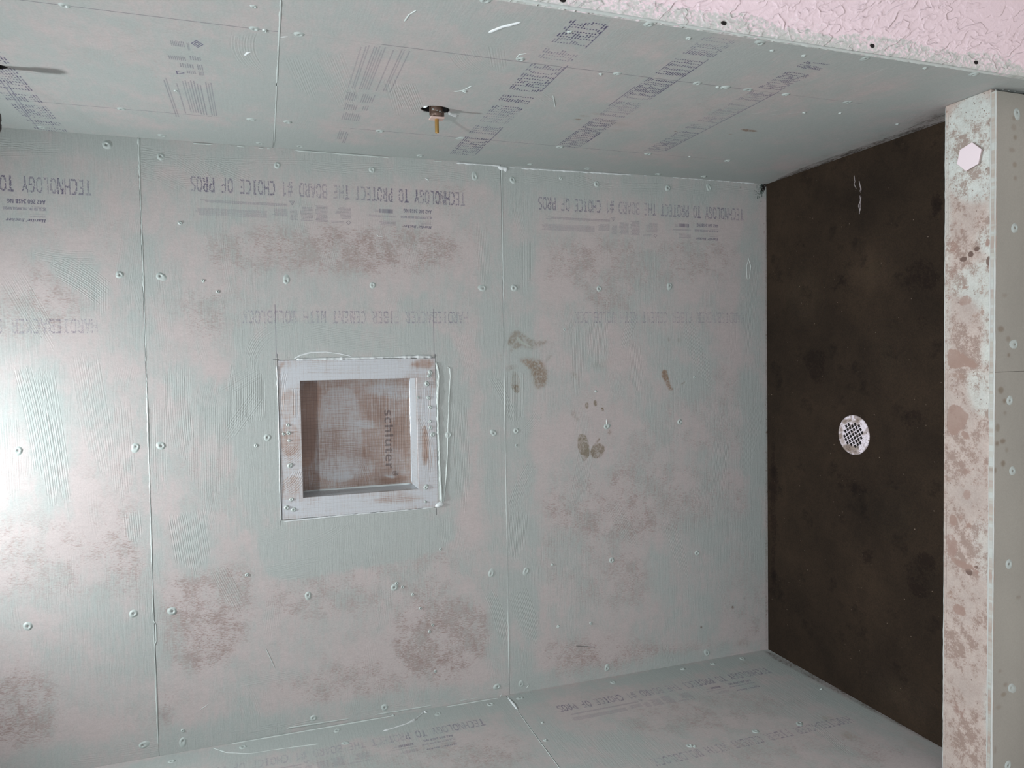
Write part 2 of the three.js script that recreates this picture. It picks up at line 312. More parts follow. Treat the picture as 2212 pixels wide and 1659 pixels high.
function drawBack(L) {
  const m = L.mem.ctx, w = L.brown.ctx, r = L.rel.ctx, d = L.dirt.ctx, x = L.ink.ctx;
  randomFans(L, 90, Math.PI / 2, 0.25, 0.55);
  // where the coat is thick: corners, joints, round the niche
  patch(m, [[-2243,-776.8],[-1824.8,-770.6],[-900.4,-766.9],[-0.9,-776.8],[44,-694.5],[-588.7,-693.4],[-901.8,-694],[-1271.3,-691.8],[-1507.2,-677.1],[-1703.7,-684.2],[-1826.7,-709.5],[-2245.7,-705]], soft(0.75), 12);
  patch(m, [[-1855.3,-757],[-1789.5,-762.4],[-1792,-515.8],[-1810.6,-312.4],[-1805.6,260.1],[-1807.7,738.9],[-1866.8,727.5],[-1857,254.7],[-1857.9,-200],[-1882.3,-534.6]], soft(0.4), 14);
  patch(m, [[-960.8,-756.2],[-786.8,-757.7],[-798.3,-498.5],[-795.5,-231.1],[-835.2,-3.8],[-803.1,228.6],[-814.9,500.9],[-819.2,762.2],[-975.3,736.2],[-944.3,417.4],[-979.2,213.8],[-967.4,-49.7],[-969.2,-311.7]], soft(0.62), 12);
  patch(m, [[-2301.5,784],[-1499.6,773.1],[-908.6,774.6],[37.3,770.1],[37.5,720.3],[-449.3,721.5],[-907.5,709.3],[-1497.5,692.7],[-1839.8,691.7],[-2297.9,687.8]], soft(0.75), 10);
  patch(m, [[-1642.8,-195.4],[-1585.3,-282.7],[-1471,-318.1],[-1205.4,-311.9],[-1096.1,-311.8],[-1011.6,-221],[-1024.3,78.7],[-1047.1,208.1],[-1055.9,312.4],[-1345.1,346],[-1546.4,355.2],[-1593.1,198.3],[-1647.5,-31.2]], soft(0.8), 10);
  patch(m, [[-1576.2,199.8],[-1060.7,220.1],[-1055.6,299.2],[-1129.2,328.4],[-1393.7,348.1],[-1557.8,353.9],[-1578.5,283.9]], soft(0.75), 5);
  patch(m, [[-1639.5,-312.2],[-1470.8,-324.1],[-1167.4,-305.6],[-1117.3,-235.3],[-1519.4,-222.7],[-1609.9,-194.7]], soft(0.6), 5);
  patch(m, [[-2185,-699.3],[-1896,-720.9],[-1889.3,-622.6],[-2027.3,-528.8],[-2191.9,-511.7]], soft(0.45), 18);
  patch(m, [[-1808,-660.7],[-1415.3,-673.3],[-1016.2,-671.9],[-936.5,-598.7],[-1394,-590.4],[-1728.3,-563.6],[-1805.1,-425.3]], soft(0.35), 14);
  patch(m, [[-1535.8,-454.3],[-1277,-448.1],[-993.9,-441.4],[-969,-324.8],[-1561.5,-335.8],[-1581.8,-406.3]], soft(0.35), 18);
  patch(m, [[-2074.8,-237.1],[-2009.3,-225.1],[-1982.7,129.7],[-2087.3,120.9]], soft(0.5), 10);
  patch(m, [[-2038.4,-480],[-1903.5,-489.7],[-1917,-378.9],[-2021.6,-421]], soft(0.5), 7);
  patch(m, [[-1801.1,-221.6],[-1684.7,-242.8],[-1660.4,38.7],[-1722.7,315.8],[-1781.2,146.6]], soft(0.42), 16);
  patch(m, [[-1770.4,135.9],[-1663.5,144.6],[-1679.1,308.9],[-1753.9,288.9]], soft(0.4), 6);
  patch(m, [[-794.7,-710.9],[-1.1,-736.8],[-10.6,-639.7],[-795.6,-657.9]], soft(0.4), 10);
  patch(m, [[-98.8,-723.8],[-1.1,-729.4],[-8.1,602.5],[-70.7,441.9],[-120.1,-162.9]], soft(0.62), 12);
  patch(m, [[-500.9,-311.4],[-171.6,-281.8],[-207.5,-91.3],[-391.8,-54.1]], soft(0.42), 18);
  patch(m, [[-460.9,329.1],[-6.3,264.8],[-8.8,741.6],[-350.2,706.9],[-446.6,489.3]], soft(0.5), 20);
  patch(m, [[-879.9,114.6],[-689.1,3.3],[-537.6,109.3],[-601.2,217.4],[-810.1,214.4]], soft(0.42), 14);
  patch(m, [[-684.2,-325.2],[-563,-325.3],[-581.2,-117.1],[-642,-132.7]], soft(0.5), 5);
  patch(m, [[-854,-556.3],[-804.4,-558.1],[-806.3,-445.1],[-856,-444.1]], soft(0.6), 3);
  // where the cement shows through, mottled brown
  for (const [pts, v] of [
    [[[-1707.7,-547.4],[-1346.8,-574.4],[-1004.9,-563.5],[-1060,-472],[-1252.6,-436.2],[-1490.5,-449.4],[-1657.8,-428.2]], 0.75], [[[-1347.4,-550.1],[-1018.6,-550.2],[-1099,-483.8],[-1276.2,-485.1]], 0.7],
    [[[-1822.6,304.5],[-1679.3,314.8],[-1579,301.9],[-1600.1,450.3],[-1670.1,566.6],[-1783.3,560.6],[-1831.3,419.2]], 0.9], [[[-1811.3,445.2],[-1662.6,495.8],[-1676.1,583.6],[-1804.1,551.4]], 0.6],
    [[[-1235.2,448],[-1092,446.3],[-950,497.3],[-956.4,617.7],[-1043.1,687.5],[-1239.7,647]], 0.95], [[[-1580.5,356.1],[-1193.2,285.7],[-1036.2,340.7],[-1058.8,457],[-1396.6,465.2],[-1537.7,458.7]], 0.62],
    [[[-2233.1,130],[-1954.1,154.5],[-1826.3,257.9],[-1841.3,406.3],[-2066,321.2],[-2239.8,310.7]], 0.6], [[[-2244.9,449.6],[-2034.4,515.1],[-2030.4,684.8],[-2253.6,685.8]], 0.85], [[[-1913.9,135.5],[-1843.3,141.4],[-1838.7,325.7],[-1928.6,281.2]], 0.7],
    [[[-797.5,-545.1],[-434.5,-571.9],[-99.8,-569.6],[-144.3,-458.2],[-592.9,-387.4],[-792,-445.4]], 0.55], [[[-584.7,-428.8],[-475.9,-423.6],[-484.6,-360.5],[-593.5,-339.1],[-668.3,-393.4]], 1],
    [[[-809,146.5],[-442.5,129.6],[-33,156.2],[-34.1,354.1],[-445,352.2],[-782.2,285.1]], 0.7], [[[-825,240.3],[-554.9,235.2],[-413.6,449.6],[-480,586.4],[-785.5,490.8]], 0.5],
    [[[-801.9,599],[-316.6,697],[-383.9,746.1],[-624,754.7],[-818.4,713.9]], 0.7], [[[-406.5,-197.5],[-31.2,-161],[-32.7,110.7],[-360.6,91.5]], 0.45], [[[-600.6,175.4],[-407.6,-97.7],[-310.8,94.4],[-444,258.7]], 0.4],
    [[[-1733.1,-403.9],[-1647.5,-411],[-1651.3,-277.3],[-1726.3,-277.8]], 0.75], [[[-2197.3,-365.1],[-1946.3,-378.5],[-1978.7,-279.6],[-2200.7,-270.6]], 0.6], [[[-2122.1,-461.5],[-1964.3,-422.1],[-1938,-334.5],[-2125.9,-355.2]], 0.5], [[[-1067.8,-732.3],[-961.6,-713.7],[-990.6,-609.1],[-1173.9,-588.2]], 0.4],
    [[[-1784.2,-437],[-1558.9,-430.2],[-1607.2,-288.7],[-1778.4,-289.6]], 0.35], [[[-1765.9,-14.2],[-1657.1,-78.7],[-1619.9,160.1],[-1751.5,207.3]], 0.35], [[[-176.4,355.9],[-15.8,325.1],[-8.9,757.1],[-179.1,701.8]], 0.45], [[[-1826.7,606.3],[-1805.2,586.4],[-1787,683.7],[-1824,688.8]], 1], [[[-1587.9,622.1],[-1300.9,567],[-988.6,707],[-1176.7,715.8],[-1497.7,698.9]], 0.5],
    [[[-1545,727.6],[-974.8,709.3],[-975.3,736.2],[-1522.4,750.3]], 0.6], [[[-833.1,718.5],[-449,699.6],[-108.3,711.9],[-108.5,742.4],[-449.4,736],[-760.1,744.1]], 0.9],
  ]) patch(w, pts, soft(v), 13);
  boardPrint(L, 0, 0, 1, 0.85);
  boardPrint(L, 921.7, -1, 0.9, 0.55);
  boardPrint(L, -920.3, 23, 1.15, 0.75);
  // pencil and saw lines left from cutting the niche in
  for (const p of [[[-1522.5,-362.1],[-1522.7,-226.3]], [[-1107,-352.6],[-1107.2,-219.8]]]) { line(x, p, 'rgba(70,62,80,0.6)', 1.3); }
  for (const p of [[[-1520.2,-234.6],[-1519.5,-219.1]], [[-1530.8,-220.5],[-1517.2,-220.3]], [[-1523.8,198.5],[-1523,210.7]], [[-1104.4,-228.8],[-1104.6,-217.2]], [[-1109.4,200.3],[-1109.8,218.5]], [[-691.3,649.7],[-630.4,662.8]]]) line(x, p, 'rgba(30,34,36,0.9)', 1.2);
  // the brush strokes that can be seen one by one
  for (const [p, wd, s, bend, th] of [
    [[[-2073.7,-215.4],[-2031.5,147.7]], 62, 1.5, -0.02, 0.4], [[[-2038.5,-203.9],[-2003.1,161.3]], 34, 1.4, 0, 0.4], [[[-2105,-430],[-2018.1,-247.1]], 50, 0.9, 0], [[[-1907.1,-379],[-2029.6,-464]], 62, 1.3, 0.05, 0.4], [[[-1923.9,-467],[-2066.4,-479.1]], 40, 1.1, -0.05], [[[-1920.4,-423],[-1923.7,-323.5]], 40, 1, 0],
    [[[-1630.7,-42.2],[-1631.2,-218.6]], 30, 1.5, 0.03, 0.4], [[[-1585.9,-57.9],[-1581.3,-223.7]], 56, 1.8, 0.02, 0.4], [[[-1565.4,-193.8],[-1666.2,-137.6]], 40, 1.7, 0, 0.3], [[[-1567,-134.4],[-1659.1,-8.3]], 40, 1.2, 0], [[[-1587.1,-217.9],[-1471.3,-306.1]], 40, 1.3, -0.2, 0.4], [[[-1460,-294],[-1155.7,-254.9]], 50, 1, 0.02, 0.3],
    [[[-1749.9,155],[-1728.4,326.9]], 80, 1.5, 0, 0.4], [[[-1868.9,144.9],[-1864.5,231]], 36, 1.6, 0, 0.4], [[[-1687.8,-138.3],[-1691.3,165.9]], 100, 0.9, 0], [[[-1754.7,-209.3],[-1746.6,44.8]], 60, 1.1, 0.02], [[[-1679,303],[-1622.1,435.3]], 40, 1.2, 0],
    [[[-1803.9,-130.5],[-1806.5,121.4]], 40, 0.9, 0], [[[-1895.2,-133.6],[-1883.8,138]], 60, 0.8, 0], [[[-1960.4,-246.4],[-1922,78.4]], 60, 0.9, 0], [[[-2116.7,-98],[-2115.1,118.6]], 40, 0.8, 0],
    [[[-830,-557.2],[-832.9,-391.5]], 30, 1.3, 0, 0.2], [[[-874.7,-179],[-875,-5.7]], 60, 1.7, 0, 0.35], [[[-937.8,-160.6],[-873.7,1.1]], 24, 1.5, -0.06, 0.3], [[[-798.4,-56.1],[-866.7,8.1]], 34, 1.3, -0.1, 0.2], [[[-669.5,-311.5],[-680.4,-78.8]], 40, 1.2, 0], [[[-601.4,-325.3],[-611.1,-173.4]], 60, 1.2, 0.02], [[[-481.7,-339.5],[-533.3,-227.7]], 30, 1.4, 0], [[[-306.8,-325.7],[-199,-76.3]], 50, 0.9, 0],
    [[[-867.8,229.9],[-881.7,377.2]], 60, 1.5, 0, 0.3], [[[-963,448.7],[-910.4,638]], 34, 1.6, -0.04, 0.3], [[[-878.8,452.1],[-817.2,638.2]], 60, 1.2, 0, 0.2], [[[-1040.8,-104.8],[-1027.6,249.3]], 46, 1.1, 0], [[[-822.5,91.4],[-896.4,247.6]], 40, 1, 0.05], [[[-570.2,219.9],[-477.8,399.3]], 50, 0.9, 0], [[[-379.2,293.2],[-297.9,506.8]], 40, 1, 0],
    [[[-1568.4,327.2],[-1392.7,309.6]], 26, 1.2, 0], [[[-1534.8,349.3],[-1429.4,342.8]], 14, 1.3, 0], [[[-1576.9,223.8],[-1486.1,256.8]], 40, 0.9, 0], [[[-1412.1,128.2],[-1087.8,243.8]], 20, 0.7, 0], [[[-1654.8,611.1],[-1400,602.6]], 30, 0.8, 0], [[[-1486.4,269],[-1341.7,208.4]], 30, 0.9, 0.1],
    [[[-31.7,-70.7],[-105,211.7]], 50, 0.8, 0], [[[-174,43],[-210.7,308]], 60, 0.9, 0], [[[-47.1,-519.6],[-84.8,-162.1]], 40, 0.8, 0], [[[-644.6,47],[-693.1,265.5]], 50, 0.8, 0], [[[-963.8,-597.5],[-954.1,-390.1]], 36, 0.9, 0], [[[-485.8,-255.2],[-472,-85.5]], 40, 0.9, 0],
  ]) fan(L, p, wd, s, bend ?? 0, th ?? 0.15);
  for (let i = 0; i < 46; i++) { const a = rr(-2200, -40); fan(L, [[a, rr(-740, -712)], [a + rr(60, 180), rr(-740, -712)]], rr(12, 34), rr(0.6, 1.3), 0, 0); const b = rr(-2200, -40); fan(L, [[b, rr(722, 752)], [b + rr(80, 200), rr(722, 752)]], rr(10, 26), rr(0.4, 0.9), 0, 0); }
  for (let i = 0; i < 16; i++) { const a = rr(-1870, -1640); fan(L, [[a, rr(-720, -640)], [a + rr(40, 120), rr(-720, -640)]], 30, 0.8, 0, 0); }
  // hand and boot prints of mud
  const mud = 'rgba(116,108,93,', rust = 'rgba(124,102,84,';
  patch(d, [[-889.7,-282.6],[-865.6,-295.8],[-847.4,-287.7],[-830.6,-274.3],[-802.2,-260.7],[-758.7,-265.7],[-795.3,-244.5],[-819.8,-235.5],[-845.3,-245.1],[-870.9,-237.4],[-887.5,-248.2]], mud + '0.55)', 2.5);
  patch(d, [[-867.5,-271.9],[-856.5,-255.9],[-816.9,-242.1],[-819.6,-247.5],[-847.9,-261.1],[-861.7,-277.2]], 'rgba(166,178,172,0.7)', 0.8);
  patch(d, [[-862.9,-212],[-831.6,-215.6],[-791.5,-210.9],[-771.6,-190.3],[-769.6,-136.2],[-797.3,-120.8],[-815.9,-126.7],[-818,-177.8],[-846.2,-194.4]], rust + '0.6)', 3.5);
  patch(d, [[-831.8,-204.9],[-785.9,-201.4],[-778.5,-122.9],[-818.8,-129.5]], mud + '0.42)', 5);
  patch(d, [[-902.5,-192.8],[-871.6,-196.2],[-857.6,-189.3],[-874.7,-181.7],[-897.3,-174.2]], mud + '0.45)', 1.6);
  patch(d, [[-880.4,-179.1],[-863.5,-176.1],[-855.9,-122.6],[-867.4,-112.2],[-881.3,-126],[-885.2,-146]], mud + '0.38)', 1.5); patch(d, [[-881,-141.9],[-861.4,-136.1],[-856,-117.2],[-870.3,-112.3]], mud + '0.7)', 1);
  line(d, [[-885.2,-144.7],[-879.9,-123.3],[-867.4,-112.2],[-856,-121.2],[-858.3,-152],[-866.4,-172.2]], 'rgba(74,66,48,0.6)', 1.1);
  for (const [q, rad, k] of [[-914.5,-222.1, 3, 0.5], [-910.5,-211.5, 3, 0.5], [-885.9,-258.8, 7, 0.4], [-882.1,-237.6, 6, 0.45], [-365.1,-264.1, 6, 0.3], [-329,-261, 6, 0.4], [-381.7,-237.1, 2.4, 0.7], [-688.4,-44.8, 9, 0.45], [-572.1,13.2, 7, 0.55], [-678.2,-30.6, 6, 0.3]].map(([a, b, c, e]) => [[a, b], c, e])) spot(d, q[0], q[1], rad, mud + k + ')', 2, 1.3);
  patch(d, [[-774.1,-217.4],[-750.6,-225.1],[-774.4,-197.1],[-781.7,-190.5]], mud + '0.4)', 1.5); patch(d, [[-695.4,-175.2],[-674.7,-163.8],[-669,-141.7],[-686.8,-150.4]], mud + '0.36)', 3); patch(d, [[-595.3,-207.7],[-549.2,-197.2],[-595.8,-173.1],[-641.3,-187.8]], mud + '0.25)', 5);
  for (const [a, b] of [[-646,-69.3],[-618.6,-75.2]]) spot(d, a, b, 6.2, mud + '0.78)', 0.8, 1.55, -0.1);
  { const [[a, b]] = [[-597.3,-61.9]]; line(d, [[a - 5, b - 8], [a, b - 9], [a + 5, b]], mud + '0.5)', 1.2); spot(d, a + 2, b + 6, 4.6, 'rgba(96,84,66,0.85)', 0.8, 1.4, -0.5); }
  patch(d, [[-674.3,15],[-656.2,13.2],[-641.4,33.3],[-639,82.1],[-648.2,88.5],[-666.3,80.4],[-679.4,56.2],[-677.6,31.4]], mud + '0.82)', 1.2); patch(d, [[-669.3,78.9],[-648.2,82.9],[-651.4,98],[-663.5,95.8]], mud + '0.35)', 0.8);
  patch(d, [[-637.3,64.1],[-623.3,42.6],[-598.8,46.7],[-585.2,61.5],[-596.3,84.6],[-614.8,93.3],[-634.6,86.5]], mud + '0.8)', 1.2); patch(d, [[-623.3,42.6],[-607.8,29.5],[-603.3,33.9],[-614.1,45.9]], mud + '0.8)', 0.8);
  line(d, [[-677.8,45.2],[-669.3,78.9],[-657.4,96.2],[-645.2,85.9],[-635.8,68.4],[-620.9,90.1],[-593.1,80.6]], 'rgba(92,84,64,0.5)', 0.9);
  patch(d, [[-390.6,-168.7],[-374.3,-172.6],[-368,-146.7],[-358.4,-117.7],[-348.7,-107.3],[-368.4,-103.6],[-381.2,-132.7],[-394,-151.6]], rust + '0.8)', 1.6); patch(d, [[-325.3,-126.9],[-301.9,-134.9],[-315.4,-123.7],[-328.7,-118.3]], mud + '0.5)', 0.8);
  // dirt in the corners
  for (let i = 0; i < 260; i++) { const k = Math.pow(rnd(), 1.6), u = rnd(); spot(d, -4 - 44 * k * rr(0.4, 1), -760 + 66 * k * u, rr(0.8, 4.2) * (1.1 - 0.6 * k), (k < 0.42 ? 'rgba(26,22,20,' : 'rgba(64,78,73,') + rr(0.35, 0.9).toFixed(2) + ')', 0, rr(0.4, 1.6), rr(0, 3)); }
  patch(d, [[-6.7,-699.4],[7.7,-700.1],[0.3,764.7],[-14.4,762.5],[-6.7,-9.2]], 'rgba(92,80,70,0.4)', 1.6);
  for (let i = 0; i < 60; i++) spot(d, rr(-14, 3), rr(-760, 760), rr(0.8, 3.2), 'rgba(88,74,64,' + rr(0.2, 0.6).toFixed(2) + ')', 0, rr(0.5, 2.2));
  for (const [q, rd] of [[-148.8,168.1, 4], [-137.8,604.4, 6], [-93.2,581.1, 4], [-256.7,653.3, 4], [-98.7,-745.8, 3], [-337.8,296.8, 2]].map(([a, b, c]) => [[a, b], c])) spot(d, q[0], q[1], rd, 'rgba(84,70,58,0.7)', 1.2, 0.8, 0.7);
  patch(d, [[-126.1,709.4],[-72.4,720.1],[-72.6,741.6],[-126.3,736.8]], 'rgba(110,96,84,0.3)', 6); patch(d, [[-1822.4,636.3],[-1801.7,645.8],[-1805.9,680.3],[-1820.4,671.8]], 'rgba(118,112,114,0.4)', 9);
}
const wallBack = orient(structure('wall_back'), 'back', 0, 0, 0);
const nicheHole = (() => { const { a, b, out } = NICHE, o = out + 1; return [[a - o, b - o], [a - o, b + o], [a + o, b + o], [a + o, b - o]]; })();
const BACK_ROUGH = 0.66;
const back = [
  [[J1 + 0.4, -774, 0, 774], []], [[J2 + 0.4, -774, J1 - 0.4, 774], [nicheHole]], [[TOP, -774, J2 - 0.4, 774], []],
].map(([e, holes]) => board(wallBack, e, bakeBoard({ a0: e[0], b0: e[1], a1: e[2], b1: e[3], res: 1.32 }, drawBack), holes, BACK_ROUGH));
mesh('wall_core', box(-2.74, 0.08, -0.9, 0.9, -0.16, -0.12), M.core, wallBack);
mesh('joint_bead', ridge([[-1826,-762.7],[-1825.6,-357.4],[-1827.4,28.2],[-1829.6,431.1],[-1829.2,483.4],[-1828.6,734.9]], 3.2, 1.1, { gaps: 0, wild: 0.6 }), M.bead, back[2]);
mesh('joint_bead', ridge([[-1830.2,417.1],[-1824.4,431.8],[-1824.7,472.4],[-1830.3,485.6]], 2.4, 1.1), M.bead, back[1]);
mesh('joint_bead', ridge([[-900.6,-760.4],[-903.2,-232.5],[-904.3,220.1],[-904.6,707]], 2.6, 0.8, { gaps: 0.05, wild: 0.6 }), M.bead, back[1]);
mesh('corner_bead', ridge([[-1034.4,-757.5],[-900.6,-757.8]], 3.4, 2.2, { wild: 0.8 }), M.whiteBead, back[1]);
mesh('corner_bead', ridge([[-913.1,-753],[-881.4,-750]], 8, 3, { wild: 0.9 }), M.whiteBead, back[1]);
mesh('corner_bead', ridge([[-878.5,-755.4],[-587.8,-758.9],[-269.4,-762.8],[-45.7,-762.2]], 3, 1.8, { wild: 0.9, gaps: 0.42 }), M.whiteBead, back[0]);
mesh('corner_bead', ridge([[-1722.5,-758.8],[-1459.4,-759.5],[-1040.9,-758.3]], 2.4, 1.2, { wild: 0.9, gaps: 0.5 }), M.bead, back[1]);
mesh('corner_bead', ridge([[-1522.3,747.8],[-1229.3,753.6],[-940.8,755.5]], 2.6, 1.4, { wild: 0.7, gaps: 0.3 }), M.bead, back[1]);
mesh('membrane_ridge', ridge([[-1569.3,527.5],[-1558.7,555.9],[-1548,584.5]], 1.8, 1.0), M.bead, back[1]);
mesh('membrane_ridge', ridge([[-1732.9,663.7],[-1708.7,650.1]], 1.4, 0.6), M.bead, back[1]);
mesh('membrane_ridge', ridge([[-71.9,-524.8],[-61.5,-496.9],[-67,-456.8],[-75.9,-456.6],[-77.4,-496.5],[-68.4,-524.9]], 1.8, 0.9), M.bead, back[0]);
mesh('membrane_ridge', ridge([[-928.1,757.6],[-936.8,767.1]], 4, 1.6), M.bead, back[1]);
mesh('membrane_ridge', ridge([[-1258.6,-553.6],[-1253.8,-547.6],[-1240.2,-545.6]], 1.6, 1), M.whiteBead, back[1]);
mesh('membrane_ridge', ridge([[-1122.7,-709.9],[-1115.1,-706.6],[-1112.6,-700.4]], 2.2, 1.2), M.whiteBead, back[1]);
mesh('membrane_ridge', ridge([[-582.4,-26.5],[-581.1,-12.4],[-584.3,-2.8]], 4, 2.2), M.bead, back[0]);
mesh('membrane_ridge', ridge([[-850.7,736.3],[-845.1,744.1],[-852.4,752.5]], 1.6, 0.8), M.bead, back[0]);
mesh('membrane_ridge', ridge([[-1825,-762.8],[-1825.9,-735]], 6, 1.6, { wild: 0.8 }), M.bead, back[1]);
screws([[-1895.4,-739.6],[-1778.5,-720.8],[-1507.2,-718.3],[-1265.7,-722.8],[-980.3,-721.5],[-869.3,-722.1],[-604.9,-726.5],[-363.6,-728.6],[-215.9,-735.9],[-1876.7,-430.6],[-1788.5,-430.1],[-1492.4,-423.2],[-1271.6,-416.1],[-961.9,-412.1],[-870.6,-414.8],[-601.6,-416.2],[-360.1,-429.7],[-2102,-18.4],[-1854.7,-13.3],[-1798.3,-12.5],[-1549.9,-20.3],[-1070.8,-3.5],[-938,-0.8],[-870.8,-4.1],[-582.7,-4.1],[-328.2,-6.8],[-2096,398],[-1872.8,396.4],[-1785.9,402],[-1459.4,401.2],[-1231.7,408.6],[-953.8,402.9],[-846.5,404.2],[-571.1,403.7],[-269.9,413.7],[-1863.7,728.1],[-1772.6,733.8],[-1454.8,732.7],[-1265.9,736.9],[-940.3,732.5],[-868,737.6],[-591.1,734.3],[-235,740.4]], back,
  [[-1691.3,-419.5],[-720.7,-735.5],[-1738.9,-560.8],[-1225.1,397.8],[-1208.8,410.1],[-1181,434.1],[-1161.1,475.5],[-1578.6,-1.5],[-764.9,396.7],[-1126.8,527],[-616.5,-111.2],[-871.5,37.3],[-1657.7,-393.5],[-748.7,582.8],[-641.7,589],[-1136.4,544],[-1099.9,315.8],[-714.3,-295.3],[-275,-144.4],[-1610.2,331],[-1123,658.9],[-1771.8,707.8]]);

// ================================================================ the plumbing wall
const J3 = -1516.2;
const UPWARD = [0, -1], DOWNWARD = [0, 1];
function drawRight(L) {
  const m = L.mem.ctx, w = L.brown.ctx, d = L.dirt.ctx, x = L.ink.ctx;
  randomFans(L, 34, 0.9, 1.2, 0.4);
  patch(m, [[-2299.1,34.6],[-2258.4,-73.3],[-1812.6,-87.1],[-1506.6,-81.2],[-931,-92.8],[-99.3,-114.1],[-2,-12.7],[-893.9,20.2],[-1826.3,9.1]], soft(0.7), 12);
  patch(m, [[-1561,-819.9],[-1457.4,-851.7],[-1407.1,-625.6],[-1414.9,-317.2],[-1392.1,-31.3],[-1615.4,-10.5],[-1584.5,-383.6]], soft(0.5), 18);
  patch(m, [[-1252.9,-692.4],[-1103,-737.4],[-959.7,-566.6],[-801.7,-280.3],[-968.7,-192.3],[-1128.9,-460.6]], soft(0.42), 18);
  patch(m, [[-66.3,-93.9],[-67.7,-706.8],[-221.2,-837.2],[-362.9,-683.6],[-434.6,-254]], soft(0.6), 14);
  patch(m, [[-2073,-291.6],[-1954.5,-301.3],[-2046.8,-37.6],[-2202.6,7]], soft(0.5), 12); patch(m, [[-1930.8,-582],[-1865.1,-584.4],[-1909.4,-288.4],[-2000.8,-383.7]], soft(0.3), 20);
  patch(m, [[-696.4,-937.6],[-188.7,-921.8],[-105.5,-858],[-351.7,-798.8],[-615.9,-840.5]], soft(0.5), 20);
  for (const [pts, v] of [[[[-1831.7,-645.7],[-1577,-689.2],[-1575.6,-386.2],[-1795.5,-207.1],[-1856.9,-426.4]], 0.4], [[[-1244.1,-789.9],[-1030.1,-906],[-828.6,-859.7],[-920.2,-680.9]], 0.35], [[[-833.3,-706.7],[-471.9,-736.9],[-482.3,-520.3],[-760.4,-537.7]], 0.35]]) patch(w, pts, soft(v), 30);
  for (const [p, wd, s, b] of [[[[-1440.2,-636.3],[-1353.4,-303.2]], 60, 0.9, 0], [[[-1485.8,-602.1],[-1438.1,-370.5]], 50, 0.9, 0], [[[-1570.1,-673.5],[-1531.9,-475.8]], 40, 1, 0.1], [[[-1279.9,-525.3],[-1214.8,-343.1]], 50, 1.6, 0], [[[-1310.1,-541.3],[-1243.9,-301.6]], 24, 1.3, 0], [[[-1205.7,-706.6],[-1102.5,-602.6]], 60, 0.9, 0.1], [[[-1005.8,-553.1],[-937,-486.5]], 26, 1.3, 0], [[[-1156.3,-741.5],[-1109.7,-624.8]], 30, 0.9, 0], [[[-1820.7,-30.5],[-1549.7,-29]], 16, 0.5, 0], [[[-186.9,-322.9],[-175.7,-753]], 30, 0.8, 0], [[[-219.8,-164.4],[-132.4,-585.1]], 20, 0.8, 0], [[[-1549.5,-107.5],[-1463.5,-93.4]], 30, 0.8, 0]]) fan(L, p, wd, s, b, 0.12);
  // stud lines in pencil
  for (const b of [-691.5, -212.5]) { let a = -2500; while (a < -300) { const e = a + rr(60, 260), k = a > -1690 && a < -1380 ? 0.1 : a > -620 ? 0.28 : 0.6; line(x, [[a, b + rr(-0.5, 0.5)], [Math.min(e, -290), b + rr(-0.5, 0.5)]], 'rgba(74,74,84,' + k + ')', 1.5); a = e; } }
  line(x, [[-2015.2,-383.9],[-1935.1,-380.3]], 'rgba(110,112,120,0.5)', 1);
  // ink-jet print, large and dark here
  const big = { cols: 4, rows: 13, dash: 0.78, dot: 0.56, alpha: 1.6, miss: 0.05, fill: 0.3, weight: 'bold', ink: '52,46,80' };
  const wave = (k) => (t) => clamp(0.72 + 0.45 * Math.sin(t * k) + (t < 0.06 ? -0.2 : 0), 0.3, 1);
  dotPrint(x, 'PROTECT THE BOARD #1 CHOICE OF PROS', -1000, -70, UPWARD, 812, 70, { ...big, fade: wave(14) });
  dotPrint(x, 'HARDIEBACKER FIBER CEMENT WITH MOLD', -757, -212, UPWARD, 678, 66, { ...big, fade: wave(11) });
  dotPrint(x, 'TECHNOLOGY TO PROTECT THE BOARD #1', -521, -234, UPWARD, 622, 58, { ...big, alpha: 1.1, fade: wave(9) });
  for (const [a, b0, b1] of [[-1001, -80, -150], [-1001, -190, -300], [-1000, -560, -700], [-1001, -780, -870], [-760, -620, -800], [-758, -260, -340], [-826, -520, -640], [-520, -250, -700]]) line(x, [[a, b0], [a, b1]], 'rgba(52,46,80,0.6)', 1.6);
  // small print of this board, upside down against the other one
  const A = [[-1384.2,-720.6],[-1343.6,-695.1]]; const pa = A[0][0], u = (o, b0, b1, wd) => [[pa + o, b0], [pa + o + wd, b1]];
  for (const [o, n] of [[2, 1], [10, 2], [24, 3], [38, 2], [58, 1], [72, 2], [86, 1]]) microLines(x, u(o, -690, -470, n * 4.5), n, 0.1, 0.26, 'b');
  for (const [o, b0, b1, n] of [[4, -450, -400, 5], [36, -450, -395, 6], [8, -385, -340, 6], [46, -380, -345, 3], [10, -325, -270, 9], [14, -200, -120, 3], [30, -200, -90, 2]]) microLines(x, u(o, b0, b1, n * 4.6), n, 0.3, 0.32, 'b');
  // the upper board: print the other way up
  dotPrint(x, TEXT_A, -2040, -640, DOWNWARD, 860, 66, { ...big, alpha: 1.1, fade: (t) => clamp(1.3 - 1.1 * smooth(0.68, 0.95, t)) });
  line(x, [[-2016,-356.3],[-2028.5,-124.3],[-2030.8,-21.4]], 'rgba(60,56,90,0.45)', 1.5); line(x, [[-2010.6,-310],[-2023.8,-125.7]], 'rgba(60,56,90,0.6)', 1.4); line(x, [[-1995.7,-79.1],[-1996.4,-9.9]], 'rgba(60,56,90,0.3)', 1);
  const c = (x0, y0, x1, y1) => [[x0, -y1], [x1, -y0]];
